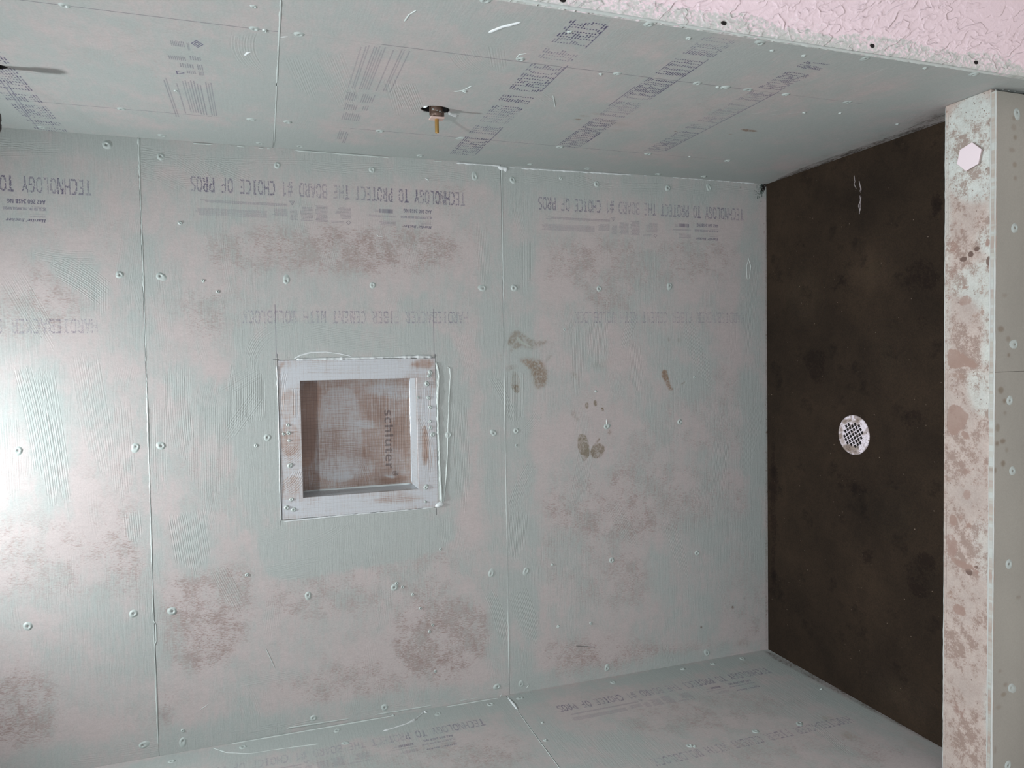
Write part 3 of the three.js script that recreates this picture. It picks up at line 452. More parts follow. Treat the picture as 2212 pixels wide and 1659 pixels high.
  for (const [r2, n] of [[c(-1692, 340, -1672, 540), 4], [c(-1672, 330, -1656, 540), 3], [c(-1725, 300, -1716, 540), 2], [c(-1650, 330, -1636, 535), 3], [c(-1705, 330, -1698, 530), 1]].map(([q, n]) => [[[q[0][0], q[0][1] + 110], [q[1][0], q[1][1] + 110]], n])) microLines(x, r2, n, 0.12, 0.34, 'b');
  for (const [q, n] of [[[[-1702.2,-541.5],[-1673.2,-520.8]], 9], [[[-1667,-547.9],[-1647.1,-528.5]], 5], [[[-1687.2,-510.1],[-1662.6,-488.7]], 6], [[[-1657.6,-512.4],[-1647,-484.2]], 3], [[[-1677.8,-477.3],[-1661.5,-461.3]], 5], [[[-1657,-478.9],[-1647.3,-456.1]], 4], [[[-1692.1,-607.4],[-1669.8,-583.4]], 8], [[[-1666.2,-607.6],[-1662.1,-569.8]], 3]]) microLines(x, q[0][1] < q[1][1] ? q : [[q[0][0], q[0][1]], [q[1][0], q[1][1]]].sort((s, t) => s[1] - t[1]).map((s, i) => [i ? Math.max(q[0][0], q[1][0]) : Math.min(q[0][0], q[1][0]), s[1]]), n, 0.2, 0.5, 'b');
  { const [[a, b]] = [[-1649.1,-603.2]]; x.strokeStyle = 'rgba(62,58,90,0.75)'; x.lineWidth = 1.6; for (const k of [1, 0.5]) { x.beginPath(); x.moveTo(a - 9 * k, b); x.lineTo(a, b - 14 * k); x.lineTo(a + 9 * k, b); x.lineTo(a, b + 14 * k); x.closePath(); x.stroke(); } }
  { const [[a, b]] = [[-1688.3,-458.1]]; x.beginPath(); x.moveTo(a - 7, b - 8); x.lineTo(a + 6, b - 2); x.lineTo(a - 7, b + 6); x.closePath(); x.stroke(); }
  { const [[a0, b0], [a1, b1]] = [[-1687.9,-752],[-1684,-706.9]]; let s = Math.min(b0, b1) - 40; while (s < Math.max(b0, b1)) { const h = rr(1, 4); x.fillStyle = 'rgba(66,62,92,0.6)'; x.fillRect(a0, s, a1 - a0 - 4, h); s += h + rr(1, 4); } }
  for (const [q, n] of [[[[-1669.5,-757.6],[-1667,-675.7]], 1], [[[-1662.5,-756.8],[-1663.5,-638.1]], 2], [[[-1657.6,-755.3],[-1658.5,-671.4]], 1], [[[-1651.9,-754],[-1649.8,-701]], 2], [[[-1689.2,-751.6],[-1691.8,-707.7]], 1]]) microLines(x, [[q[0][0], q[1][1]], [q[0][0] + 5 * n, q[0][1]]], n, 0.1, 0.6, 'b');
  // mud
  const br = 'rgba(112,92,74,';
  for (const [q, ra, k, f] of [[-854.3,-420.3, 9, 0.75, 0.5], [-849.3,-445.2, 12, 0.4, 0.5], [-827.7,-467.8, 14, 0.35, 0.5], [-743.3,-417.5, 26, 0.22, 0.6], [-725.7,-371.6, 20, 0.25, 0.35], [-751.6,-489.7, 9, 0.4, 0.4], [-784.2,-426.7, 16, 0.28, 0.5]].map(([a, b, c2, e, g]) => [[a, b], c2, e, g])) spot(d, q[0], q[1], ra, br + k + ')', 3, f);
  patch(d, [[-443,-467],[-396.2,-469.1],[-386.6,-456.7],[-413.5,-449],[-436.2,-457.8]], 'rgba(112,88,70,0.7)', 1.5); spot(d, -440,-422.2, 6, 'rgba(120,88,62,0.6)', 1.5, 0.5); spot(d, -379.9,-387.1, 2.5, 'rgba(60,50,44,0.9)', 0.6); spot(d, -584.8,-404.1, 4, 'rgba(90,66,56,0.7)', 1);
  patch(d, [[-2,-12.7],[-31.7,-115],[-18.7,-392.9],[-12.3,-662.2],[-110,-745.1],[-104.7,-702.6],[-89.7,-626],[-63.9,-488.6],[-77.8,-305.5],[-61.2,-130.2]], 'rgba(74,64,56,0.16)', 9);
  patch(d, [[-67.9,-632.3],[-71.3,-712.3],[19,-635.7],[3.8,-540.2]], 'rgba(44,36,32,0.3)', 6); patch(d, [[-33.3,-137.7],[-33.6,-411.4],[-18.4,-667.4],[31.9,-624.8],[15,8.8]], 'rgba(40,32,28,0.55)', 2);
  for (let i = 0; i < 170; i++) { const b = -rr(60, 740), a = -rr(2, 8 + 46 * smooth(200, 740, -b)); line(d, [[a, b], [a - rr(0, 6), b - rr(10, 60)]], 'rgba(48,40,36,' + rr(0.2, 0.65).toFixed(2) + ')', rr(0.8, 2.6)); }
  for (let i = 0; i < 60; i++) { const b = -rr(100, 740), a = -rr(14, 60); line(d, [[a, b], [a - rr(0, 6), b - rr(20, 80)]], 'rgba(150,150,140,' + rr(0.1, 0.35).toFixed(2) + ')', rr(1, 3)); }
  for (const p of [[[-496.5,-563.4],[-465.6,-582.1],[-437.1,-609.6]], [[-439.5,-573.2],[-409.7,-591.7],[-380.1,-610]], [[-407,-818.2],[-404,-871.9]]]) line(d, p, 'rgba(205,214,210,0.7)', 1.6, 0.4);
}
const wallRight = orient(structure('wall_right'), 'right', 0.762, 0, 0);
const ring = (a, b, ra, rb, n, wild) => { const out = [], o = rr(0, 300); for (let i = 0; i < n; i++) { const t = (i / n) * Math.PI * 2, k = 1 + wild * (lerped(CLOUD2, o + 30 * Math.cos(t), o + 30 * Math.sin(t)) - 0.5) * 2; out.push([a + ra * k * Math.cos(t), b + rb * k * Math.sin(t)]); } return out; };
const VALVE = { y: 1.181, z: 0.394 }, ARM = { y: 2.011, z: 0.396 };
const HOLES = [ring(-1000 * VALVE.y - 2, -1000 * VALVE.z + 2, 33, 25, 30, 0.22), ring(-1000 * ARM.y, -1000 * ARM.z, 25, 14, 24, 0.12)];
const right = [
  [[J3 + 0.4, -899, 0, 0], [HOLES[0]]], [[TOP, -899, J3 - 0.4, 0], [HOLES[1]]],
].map(([e, holes]) => board(wallRight, e, bakeBoard({ a0: e[0], b0: e[1], a1: e[2], b1: e[3], res: 1.32, base: 0.6, mottle: 0.5, hide: 0.22, streak: 0.35 }, drawRight), holes, 0.6));
mesh('wall_core', box(-2.74, 0.08, -0.16, 0.80, -0.16, -0.12), M.core, wallRight);
HOLES.forEach((h, k) => {                                                  // an added black ring puts shade into the ragged cut
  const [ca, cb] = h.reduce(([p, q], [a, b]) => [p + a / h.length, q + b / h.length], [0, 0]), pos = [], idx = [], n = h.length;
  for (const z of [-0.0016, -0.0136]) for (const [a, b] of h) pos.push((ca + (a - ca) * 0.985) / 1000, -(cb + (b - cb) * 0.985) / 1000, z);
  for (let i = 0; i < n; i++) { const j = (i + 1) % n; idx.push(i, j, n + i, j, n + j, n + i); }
  const g = new THREE.BufferGeometry(); g.setAttribute('position', new THREE.Float32BufferAttribute(pos, 3)); g.setIndex(idx); g.computeVertexNormals(); mesh('hole_shade_ring', g, M.black, right[k]);
});
for (const [a, b] of [[-VALVE.y, VALVE.z], [-ARM.y, ARM.z]]) mesh('black_backing', box(a - 0.06, a + 0.06, b - 0.05, b + 0.05, -0.075, -0.045), M.black, wallRight);  // added black blocks behind the holes stand in for their dark depth
mesh('joint_bead', ridge([[-1516.9,-804.3],[-1516.1,-455.7]], 3.2, 1.1, { gaps: 0, wild: 0.6 }), M.bead, right[0]);
mesh('joint_bead', ridge([[-1515.9,-443.1],[-1514.2,-14.1]], 3, 0.8, { gaps: 0.2 }), M.bead, right[0]);
mesh('membrane_ridge', ridge([[-1184.1,-790.2],[-1168.2,-816.5],[-1144.4,-841]], 5, 1.6, { wild: 0.5 }), M.whiteBead, right[0]);
mesh('membrane_ridge', ridge([[-1326.2,-787.6],[-1322.9,-813.6],[-1314.8,-832.2]], 3.2, 1, { wild: 0.5 }), M.bead, right[0]);
mesh('membrane_ridge', ridge([[-1103.5,-701.5],[-1104,-720.5],[-1093.2,-730]], 3.4, 1.2), M.bead, right[0]);
mesh('membrane_ridge', ridge([[-1172,-509.8],[-1155.9,-522.6],[-1144.7,-552.3]], 2.6, 1, { wild: 0.7 }), M.bead, right[0]);
mesh('membrane_ridge', ridge([[-967.5,-547.7],[-934.7,-481]], 3, 1), M.bead, right[0]);
mesh('membrane_ridge', ridge([[-1573.6,-575.9],[-1568.7,-589.7],[-1563.2,-593.4]], 4, 2), M.whiteBead, right[1]);
mesh('membrane_ridge', ridge([[-1515.9,-671.6],[-1502.6,-677.5]], 2, 1), M.whiteBead, right[0]);
mesh('membrane_flap', ridge([[-1154.3,-383.1],[-1146.9,-378.9],[-1136.6,-372.2],[-1126.1,-368.7]], 6, 3, { wild: 0.6 }), M.whiteBead, right[0]);
mesh('membrane_flap', ridge([[-1212.3,-400.5],[-1208.7,-407.6],[-1203.6,-412.1]], 4, 2.5, { wild: 0.6 }), M.whiteBead, right[0]);
screws([[-1828.1,-691.1],[-1555.5,-692.1],[-1484.6,-692.1],[-1827.7,-213.1],[-1567.1,-215.5],[-1488.4,-221.3],[-2021,-27.7],[-1769.2,-33.9],[-1547.5,-29.6],[-1451.7,-31.6],[-1221.1,-893.3],[-938.4,-894.9],[-1095.5,-701.7],[-892.6,-691.5],[-1277.4,-210.9],[-1075.1,-211],[-1141.9,-29.6],[-808.9,-207.5],[-551.3,-212.2],[-824.4,-24.7],[-646.7,-26.3],[-412.4,-23.5],[-713.3,-888.6],[-478.7,-890.3],[-713.2,-692.2],[-645.8,-688.5],[-589.3,-691.6],[-494.8,-691.6],[-328.8,-690.5],[-297.1,-210.3],[-259.7,-35.7],[-207.7,-892]], right,
  [[-1555.6,-771.2],[-1539.6,-689.9],[-1054,-831.3],[-922.8,-680.2],[-292.4,-628.8],[-330.7,-886.7],[-375.8,-608],[-661.2,-686.6],[-96.3,-602.7],[-846.3,-869.8],[-671.8,-868.7],[-426.4,-218.6],[-601.3,-866.6],[-1151.8,-518.5],[-1707.1,-358.3]]);

// ================================================================ the other side wall
function drawLeft(L) {
  const m = L.mem.ctx, w = L.brown.ctx, d = L.dirt.ctx;
  randomFans(L, 26, 0.2, 0.8, 0.5);
  patch(m, [[-1972.4,9],[-1499.2,-2.5],[-912.4,11.6],[-13.5,5.8],[-27.1,79.5],[-642.1,68.6],[-932.3,78.4],[-1198.1,99.4],[-1656.2,80.7],[-1860.4,88.5]], soft(0.8), 10);
  patch(m, [[-955.5,-20.5],[-842.4,23],[-821.9,436.8],[-938.3,512.3],[-948,303.7]], soft(0.4), 14);
  patch(m, [[-13.5,5.8],[13.5,645.3],[-115.1,705.6],[-99.7,479.3],[-141.6,91.2]], soft(0.4), 20);
  for (const [pts, v] of [[[[-1526.9,129.6],[-1209.9,157.2],[-950.2,206.5],[-945.2,390.3],[-1453.5,319]], 0.7], [[[-703.5,194.4],[-247.7,188.5],[-100.6,308.6],[-269,414.6],[-657.9,366.9]], 0.6], [[[-548.9,408.3],[-81.1,537.4],[-98.6,691],[-466.1,652.4]], 0.4]]) patch(w, pts, soft(v), 16);
  boardPrint(L, 906, 790.6, 0.9, 0.9);
  boardPrint(L, -9.5, 784.6, 0.85, 0.6, (t) => (t < 0.3 ? 1 : 0.45));
  for (const [p, wd, s] of [[[[-212.4,436.2],[-235.1,618.1]], 30, 1.2], [[[-61.7,122.2],[-39.7,332]], 30, 1], [[[-1428,-1.2],[-976.5,2.3]], 26, 1], [[[-1591.7,12.2],[-1311.5,43.2]], 20, 0.8]]) fan(L, p, wd, s, 0, 0.15);
  for (const [q, r, k, f] of [[-156.3,436.4, 18, 0.5, 0.8], [-169.6,523.5, 18, 0.5, 1.4], [-135,64, 22, 0.5, 0.5], [-49.7,621.3, 22, 0.4, 1.2], [-138.4,564.2, 14, 0.3, 1]].map(([a, b, c, e, g]) => [[a, b], c, e, g])) spot(d, q[0], q[1], r, 'rgba(132,114,92,' + 0.6 * k + ')', 6, f);
  patch(d, [[-8.5,-0.5],[9,203.3],[17.3,642.1],[-6.6,656],[-26.5,224],[-37.4,24.7]], 'rgba(60,50,44,0.55)', 4);
  for (let i = 0; i < 60; i++) spot(d, rr(-8, 3), rr(10, 720), rr(0.8, 3), 'rgba(70,58,50,' + rr(0.2, 0.6).toFixed(2) + ')', 0, rr(0.5, 2));
}
const wallLeft = orient(structure('wall_left'), 'left', -0.762, 0, 0);
const left = [[[-914, 0, 0, 899], 1.1], [[TOP, 0, -916, 899], 0.8]].map(([e, res]) => board(wallLeft, e, bakeBoard({ a0: e[0], b0: e[1], a1: e[2], b1: e[3], res, base: 0.42 }, drawLeft), [], 0.58));
mesh('wall_core', box(-2.74, 0.08, -0.80, 0.16, -0.16, -0.12), M.core, wallLeft);
mesh('joint_bead', ridge([[-915,32],[-916.3,219.4],[-916,419.9]], 1.8, 0.8, { gaps: 0.3 }), M.bead, left[0]);
mesh('joint_bead', ridge([[-915.4,16.6],[-912.4,68.6],[-914.1,96.9]], 5, 2, { wild: 0.9 }), M.whiteBead, left[0]);
mesh('membrane_ridge', ridge([[-1702.7,8.3],[-1668.4,44.6],[-1613.4,69.9],[-1558.5,72.4],[-1502.7,77.1],[-1446.3,84.3]], 2.2, 1.1, { wild: 0.9, gaps: 0.25 }), M.bead, left[1]);
mesh('membrane_ridge', ridge([[-1285.2,79],[-1254.8,72.6],[-1215.5,61.4],[-1194.4,50.6],[-1178.5,34.9],[-1159.8,14.1],[-1153.8,22.1]], 3, 2, { wild: 1, lump: 0.6 }), M.whiteBead, left[1]);
mesh('corner_bead', ridge([[-1659,3.6],[-1306.2,5.3],[-943.7,8.8]], 3, 1.4, { wild: 0.8, gaps: 0.4 }), M.bead, left[1]);
screws([[-1794.8,39.4],[-1630.6,31],[-1397.5,33.7],[-1125,38.7],[-975.3,38.6],[-881.6,32.7],[-589.7,36.6],[-346.1,30],[-236.4,32.1],[-125.3,29.7],[-241.8,430.2],[-376.6,424.9],[-573.1,425.1],[-1384.5,103]], left, [[-875.8,185.7],[-563.6,431],[-1245.5,3.8],[-48.4,294.3],[-901.6,274.3]]);

// ================================================================ the mortar floor
function plain(a0, b0, a1, b1, res, base, draw, shade) {            // one colour layer and one relief layer over noise
  const C = layer(a0, b0, a1, b1, res, base), R = layer(a0, b0, a1, b1, res, 'rgb(128,128,128)'); C.box = R.box = [a0, b0, a1, b1];
  const S = layer(a0, b0, a1, b1, res); draw(C.ctx, R.ctx, S.ctx);
  const { W, H } = C, sd = S.data(), col = C.ctx.getImageData(0, 0, W, H), rel = R.ctx.getImageData(0, 0, W, H);
  for (let y = 0; y < H; y++) for (let x = 0; x < W; x++) { const i = (y * W + x) * 4; shade(col.data, rel.data, i, a0 + ((x + 0.5) / W) * (a1 - a0), b0 + ((y + 0.5) / H) * (b1 - b0), sd); rel.data[i + 1] = rel.data[i + 2] = rel.data[i]; }
  C.ctx.putImageData(col, 0, 0); R.ctx.putImageData(rel, 0, 0);
  return { map: texture(C.canvas, true), bumpMap: texture(R.canvas, false), box: C.box };
}
const floorTex = plain(0, -762, 733, 762, 1.34, 'rgb(43,35,27)', (x, r, st) => {
  for (const [p, k] of [[[[177.1,-218.3],[254,-244.4],[272.3,-163.2],[235,-94.3],[157,-176.1]], 0.35], [[[530.5,-450.4],[638.1,-458.4],[645.4,-279.2],[586.7,-212.8],[544.9,-343]], 0.3], [[[546.9,299],[641.6,275.6],[642.3,424.7],[532.9,411.7]], 0.4], [[[5.3,-9.3],[50.4,-12.5],[47,588.8],[6,601.7]], 0.35], [[[91,574.9],[194.6,499.6],[214,578.7],[90.7,634.7]], 0.3], [[[393.7,323.9],[457.7,308.4],[442.1,375.6],[393.7,375.7]], 0.4], [[[531.5,-70.5],[600.6,-97.6],[601.2,41.1],[546,23.8]], 0.3], [[[216.8,-437.4],[376.9,-445.4],[456.7,-362.2],[290.8,-376.4]], 0.2], [[[290.1,105.1],[457.4,83.1],[457.5,183],[290,186.1]], 0.25], [[[598,-735.8],[649.4,-732.1],[650.5,-522.9],[598.8,-554.9]], 0.3]]) patch(st, p, 'rgba(20,14,10,' + Math.min(1, k * 1.9) + ')', 12);
  for (const [p, k] of [[[[425.4,-514],[544.5,-472],[456.7,-362.2],[326.1,-425.5]], 0.18], [[[96,-450.6],[217,-492.1],[254.2,-298.5],[95.3,-306.3]], 0.14], [[[425.6,-290],[545.2,-260.5],[517,-93.7],[425.7,-139.7]], 0.16], [[[377,656.3],[603.6,638],[643.7,725.2],[458.3,713.4]], 0.2], [[[457.5,158],[574.4,162],[546.8,263],[426.1,265]], 0.14]]) patch(x, p, 'rgba(74,64,53,' + k + ')', 20);
  for (const p of [[[368.7,-700.5],[372,-684.6],[368.7,-677.7],[375.3,-663.6]], [[386.8,-682.4],[388.4,-673.2],[393.3,-659.6],[390,-652.8]], [[388.4,-640.6],[391.7,-629.9],[385.1,-616.1],[388.4,-605.4],[386.8,-594.4]], [[393.3,-637],[390,-620.2],[390.1,-601.3]]]) { for (let k = 0; k < 3; k++) line(x, p.map(([a, b]) => [a + rr(-1.6, 1.6), b + rr(-2, 2)]), 'rgba(186,180,186,' + rr(0.55, 0.9).toFixed(2) + ')', rr(0.8, 2), 0.3); }
  for (let i = 0; i < 230; i++) { const k = rnd(); spot(x, rr(5, 730), rr(-755, 755), rr(0.6, 1.5), k < 0.75 ? 'rgba(150,140,128,0.8)' : 'rgba(14,11,9,0.9)', 0, rr(0.5, 1)); }
  for (let i = 0; i < 60; i++) { const a = rr(5, 730), b = rr(-755, 755); line(x, [[a, b], [a + rr(-4, 4), b + rr(-9, 9)]], 'rgba(18,14,11,0.5)', rr(0.7, 1.6)); }
  spot(x, 368, 16, 72, 'rgba(34,26,20,0.35)', 10);
  for (let i = 0; i < 14; i++) spot(r, rr(0, 733), rr(-760, 760), rr(40, 120), rnd() < 0.5 ? 'rgba(160,160,160,0.2)' : 'rgba(96,96,96,0.2)', 30, rr(0.4, 1.2));
}, (c, r, i, a, b, sd) => {
  const n = lerped(CLOUD, a * 0.6, b * 0.6), m = lerped(CLOUD2, a * 1.5, b * 1.5), g = near(GRAIN, a * 1.7, b * 1.7), f = lerped(FIBRE_B, a * 0.9, b * 0.9), s = 0.78 + 0.36 * n + 0.2 * (m - 0.5) + 0.3 * (g - 0.5) - (m > 0.66 ? 0.5 * (m - 0.66) * (1 + f) : 0);
  const sa = sd[i + 3] / 255, h = lerped(PITS, a * 3, b * 3), e = smooth(0.42, 0.68, sa + 0.7 * (m - 0.5) + 0.6 * (h - 0.5)) * Math.min(1, sa * 1.8) + 0.45 * smooth(0.66, 0.8, 0.6 * m + 0.4 * h);
  c[i] *= s; c[i + 1] *= s; c[i + 2] *= s * 0.99; for (let k = 0; k < 3; k++) c[i + k] *= 1 - 0.3 * e * (k ? 1 : 0.85);
  r[i] += (g - 0.5) * 30 - e * 16 + (m - 0.5) * 22;
});
const floor = structure('floor');
const mortar = orient(mesh('mortar_bed', flatUV(box(0, 0.7326, -0.762, 0.762, -0.06, 0), floorTex.box), matt({ map: floorTex.map, bumpMap: floorTex.bumpMap, bumpScale: 0.0022, roughness: 0.82 }), floor), 'up', 0, 0, 0);
mesh('bathroom_subfloor', box(-1.7, 1.9, -0.08, -0.012, 0.8541, 3.3), std({ color: 0xb9b0a8, roughness: 0.9 }), floor);
mesh('ground_slab', box(-1.8, 2.0, -0.16, -0.08, -0.2, 3.4), M.core, floor);

// ================================================================ the curb
const HC = 0.0963, Z1 = 0.7326, Z2 = 0.8541;
const curb = thing('shower_curb', 'mud-stained pale green curb along the open side of the brown shower floor', 'curb'); curb.position.set(0, 0, 0.793);
const curbTop = plain(730, -762, 857, 762, 1.34, 'rgb(169,159,151)', (x, r, st) => {
  // bare pale membrane
  for (const [p, k] of [[[[731.1,-761.8],[856,-768.4],[857.7,-529.3],[800,-531.5],[737.9,-564.8]], 0.9], [[[756.2,-387],[822.3,-409],[858.7,-404.1],[860.4,-171.5],[813.1,-181],[833.8,-269.9],[801.3,-331.7],[744.9,-336.5]], 0.75], [[[811.2,-469.9],[858.1,-481.2],[858.7,-404.1],[811.5,-430.2]], 0.8], [[[785.7,-170.7],[855.2,-171.4],[855.9,-73.5],[813.8,-70.6],[791.6,-119.9]], 0.7], [[[833.8,512.4],[860.1,501.2],[860.9,611.6],[839.9,622]], 0.8], [[[793.2,156.1],[857.6,152.9],[858.5,281.8],[816.1,283.8]], 0.35], [[[731.2,-741.3],[745.2,-736.8],[745.8,-170.2],[734,-170.1]], 0.6], [[[836.7,-756.1],[856.1,-749.4],[855.5,-142.1],[843,-141.7]], 0.7]]) patch(x, p, 'rgba(184,193,188,' + k + ')', 6);
  const br = 'rgba(139,118,107,', dk = 'rgba(92,74,66,';
  for (const [q, ra, k, f] of [[753.2,-520.6, 8, 0.55, 1.3], [779.4,-489.4, 5, 0.4, 2], [833,-534.5, 9, 0.45, 3], [826,-491, 6, 0.6, 1], [835.8,-442.4, 6, 0.8, 1.8], [827.3,-295, 5, 0.85, 1.1], [808.1,-290.2, 12, 0.5, 0.6], [754.6,-264.5, 10, 0.5, 0.9], [786.9,-353.2, 18, 0.55, 0.3], [788.1,-324.8, 16, 0.75, 0.7], [774.8,-318.7, 6, 0.8, 1], [816.2,-34.5, 6, 0.4, 1], [792.6,51.5, 8, 0.7, 0.7], [808,45.3, 7, 0.5, 0.6], [743.5,79.6, 8, 0.6, 2.2], [791.8,104, 10, 0.8, 1.2], [758,167.5, 10, 0.85, 1.5], [777.5,156.2, 5, 0.7, 1.6], [795.6,171.1, 8, 0.85, 1], [816,269.6, 6, 0.8, 1], [750.8,340.6, 12, 0.5, 1], [774.1,367, 17, 0.75, 0.8], [776.6,594.9, 20, 0.4, 1], [755.1,492.5, 12, 0.3, 1.6], [831.8,-91.7, 5, 0.3, 1.4], [813.7,-80.6, 10, 0.35, 0.8], [789.8,520.6, 12, 0.25, 1], [818.4,643, 14, 0.3, 0.7], [761.9,681.9, 10, 0.3, 1.5]].map(([a, b, c, e, g]) => [[a, b], c, e, g])) spot(st, q[0], q[1], ra, br + k + ')', 3, f, rr(-0.3, 0.3));
  for (const [q, ra, f] of [[811.5,-432.2, 6.5, 0.8], [797.4,-423.3, 7, 1], [840.2,-403.7, 7.5, 1.4], [797.3,274.7, 8, 1], [779.8,-414.6, 9, 0.6], [814.8,258.7, 5, 0.6]].map(([a, b, c, e]) => [[a, b], c, e])) { spot(st, q[0], q[1], ra, dk + '0.85)', 1, f); }
  for (const [p, k] of [[[[740.8,-224.5],[759.4,-220],[791.1,-199.1],[817.4,-185],[813.1,-175],[786.8,-178.8],[757.4,-172.4],[741,-178.6]], 0.9], [[[745.8,-170.2],[791.3,-164.6],[787,-148.3],[745.9,-149.4]], 0.5], [[[741.5,-90.6],[760.1,-95.8],[780.6,-88.7],[797.4,-73.5],[794.2,-61],[780.9,-45.6],[769.6,-28.1],[753.5,-21.4],[740.6,-35.9]], 0.95], [[[776.4,-40.1],[792.1,-34.3],[801,-20.9],[788.9,-14.6],[774.2,-26.5]], 0.95], [[[738.2,195],[761.6,194.1],[776.8,227.1],[759.6,252.4],[738.5,252.5]], 0.7], [[[743.2,247],[776.9,255.3],[813.7,255.9],[818.1,260.8],[793.9,273.6],[759.7,266.1]], 0.85], [[[831.5,13],[839.9,12],[840.5,101.5],[833.2,107.8]], 0.55], [[[820.2,-409.2],[826.5,-408.4],[829.6,-270.1],[818.9,-280.6]], 0.6], [[[830.9,-388.2],[839.3,-377.4],[837.8,-299.2],[829.3,-309.6]], 0.5], [[[740.2,-352.5],[750.7,-336],[742.8,-284.8],[737,-285.1]], 0.7], [[[738.4,-461.5],[767.2,-457],[773.3,-374.8],[738.9,-368.2]], 0.35], [[[760.7,16.4],[835.5,-12.4],[836.2,87.3],[758.8,100.3]], 0.3], [[[736.9,-534.1],[778,-536],[784.1,-444.3],[737.5,-420.2]], 0.3], [[[845.1,-141.8],[853.4,-142],[853.9,223.3],[845.6,225.4]], 0.3], [[[738.9,-138.7],[771.3,-129.4],[762.4,-100.1],[739.1,-105.2]], 0.45]]) patch(st, p, br + k + ')', 3.4);
  for (let i = 0; i < 1500; i++) { const t = rnd(), b = -762 + 1524 * Math.pow(rnd(), 1.15), a = rr(733, 853), near2 = Math.exp(-Math.pow((b + 690) / 60, 2)) * (a > 800 ? 1 : 0.25) + 0.35 * (1 - smooth(-300, 200, b)) + (a < 742 || a > 842 ? 0.5 : 0) * (b < 0 ? 1 : 0.4) + 0.08; if (t < near2) spot(x, a, b, rr(0.4, 1.3), (rnd() < 0.6 ? dk : br) + rr(0.5, 0.95).toFixed(2) + ')', 0, rr(0.6, 1.6), rr(0, 3)); }
  for (const a of [741, 844]) { let b = -740; while (b < 755) { const e = b + rr(20, 120); line(r, [[a + rr(-1, 1), b], [a + rr(-1, 1), e]], 'rgba(20,20,20,' + rr(0.1, 0.5).toFixed(2) + ')', 1.3); line(r, [[a + 2, b], [a + 2, e]], 'rgba(255,255,255,0.25)', 1.5); if (rnd() < 0.6) line(x, [[a, b], [a, e]], dk + rr(0.1, 0.4).toFixed(2) + ')', 0.9); b = e + rr(0, 30); } }
  for (const p of [[[781.3,621.3],[775.8,664.2]], [[791.6,626.9],[790.6,656.8],[799.6,654.4]], [[779.2,662.5],[769.1,710.3]], [[827.5,-739.9],[839.3,-678.2]]]) line(r, p, 'rgba(0,0,0,0.4)', 1.2);
}, (c, r, i, a, b, sd) => {
  const n = lerped(CLOUD, a * 1.6, b * 1.2), m = lerped(PITS, a * 3.6, b * 3.2), g = near(GRAIN, a * 1.9, b * 1.9), f = lerped(CLOUD2, a * 6, b * 5 + 70), h = lerped(PITS, a * 9 + 9, b * 8), s = 0.94 + 0.12 * n + 0.1 * (g - 0.5);
  const mix = 0.36 * f + 0.3 * m + 0.3 * h + 0.3 * (n - 0.4), dirt = smooth(0.53, 0.66, mix) * 0.5 + smooth(0.36, 0.62, mix) * 0.2, T = [122, 103, 93];
  for (let k = 0; k < 3; k++) { const v = c[i + k] * s; c[i + k] = v + (T[k] - v) * dirt; }
  const sa = sd[i + 3] / 255, e = smooth(0.36, 0.6, sa + 0.55 * (f - 0.5) + 0.5 * (m - 0.5) + 0.5 * (h - 0.5)) * Math.min(1, sa * 1.7) * (0.62 + 0.45 * n);
  for (let k = 0; k < 3; k++) c[i + k] += (sd[i + k] - c[i + k]) * clamp(e);
  r[i] += (g - 0.5) * 24 - e * 10 + (f - 0.5) * 26;
});
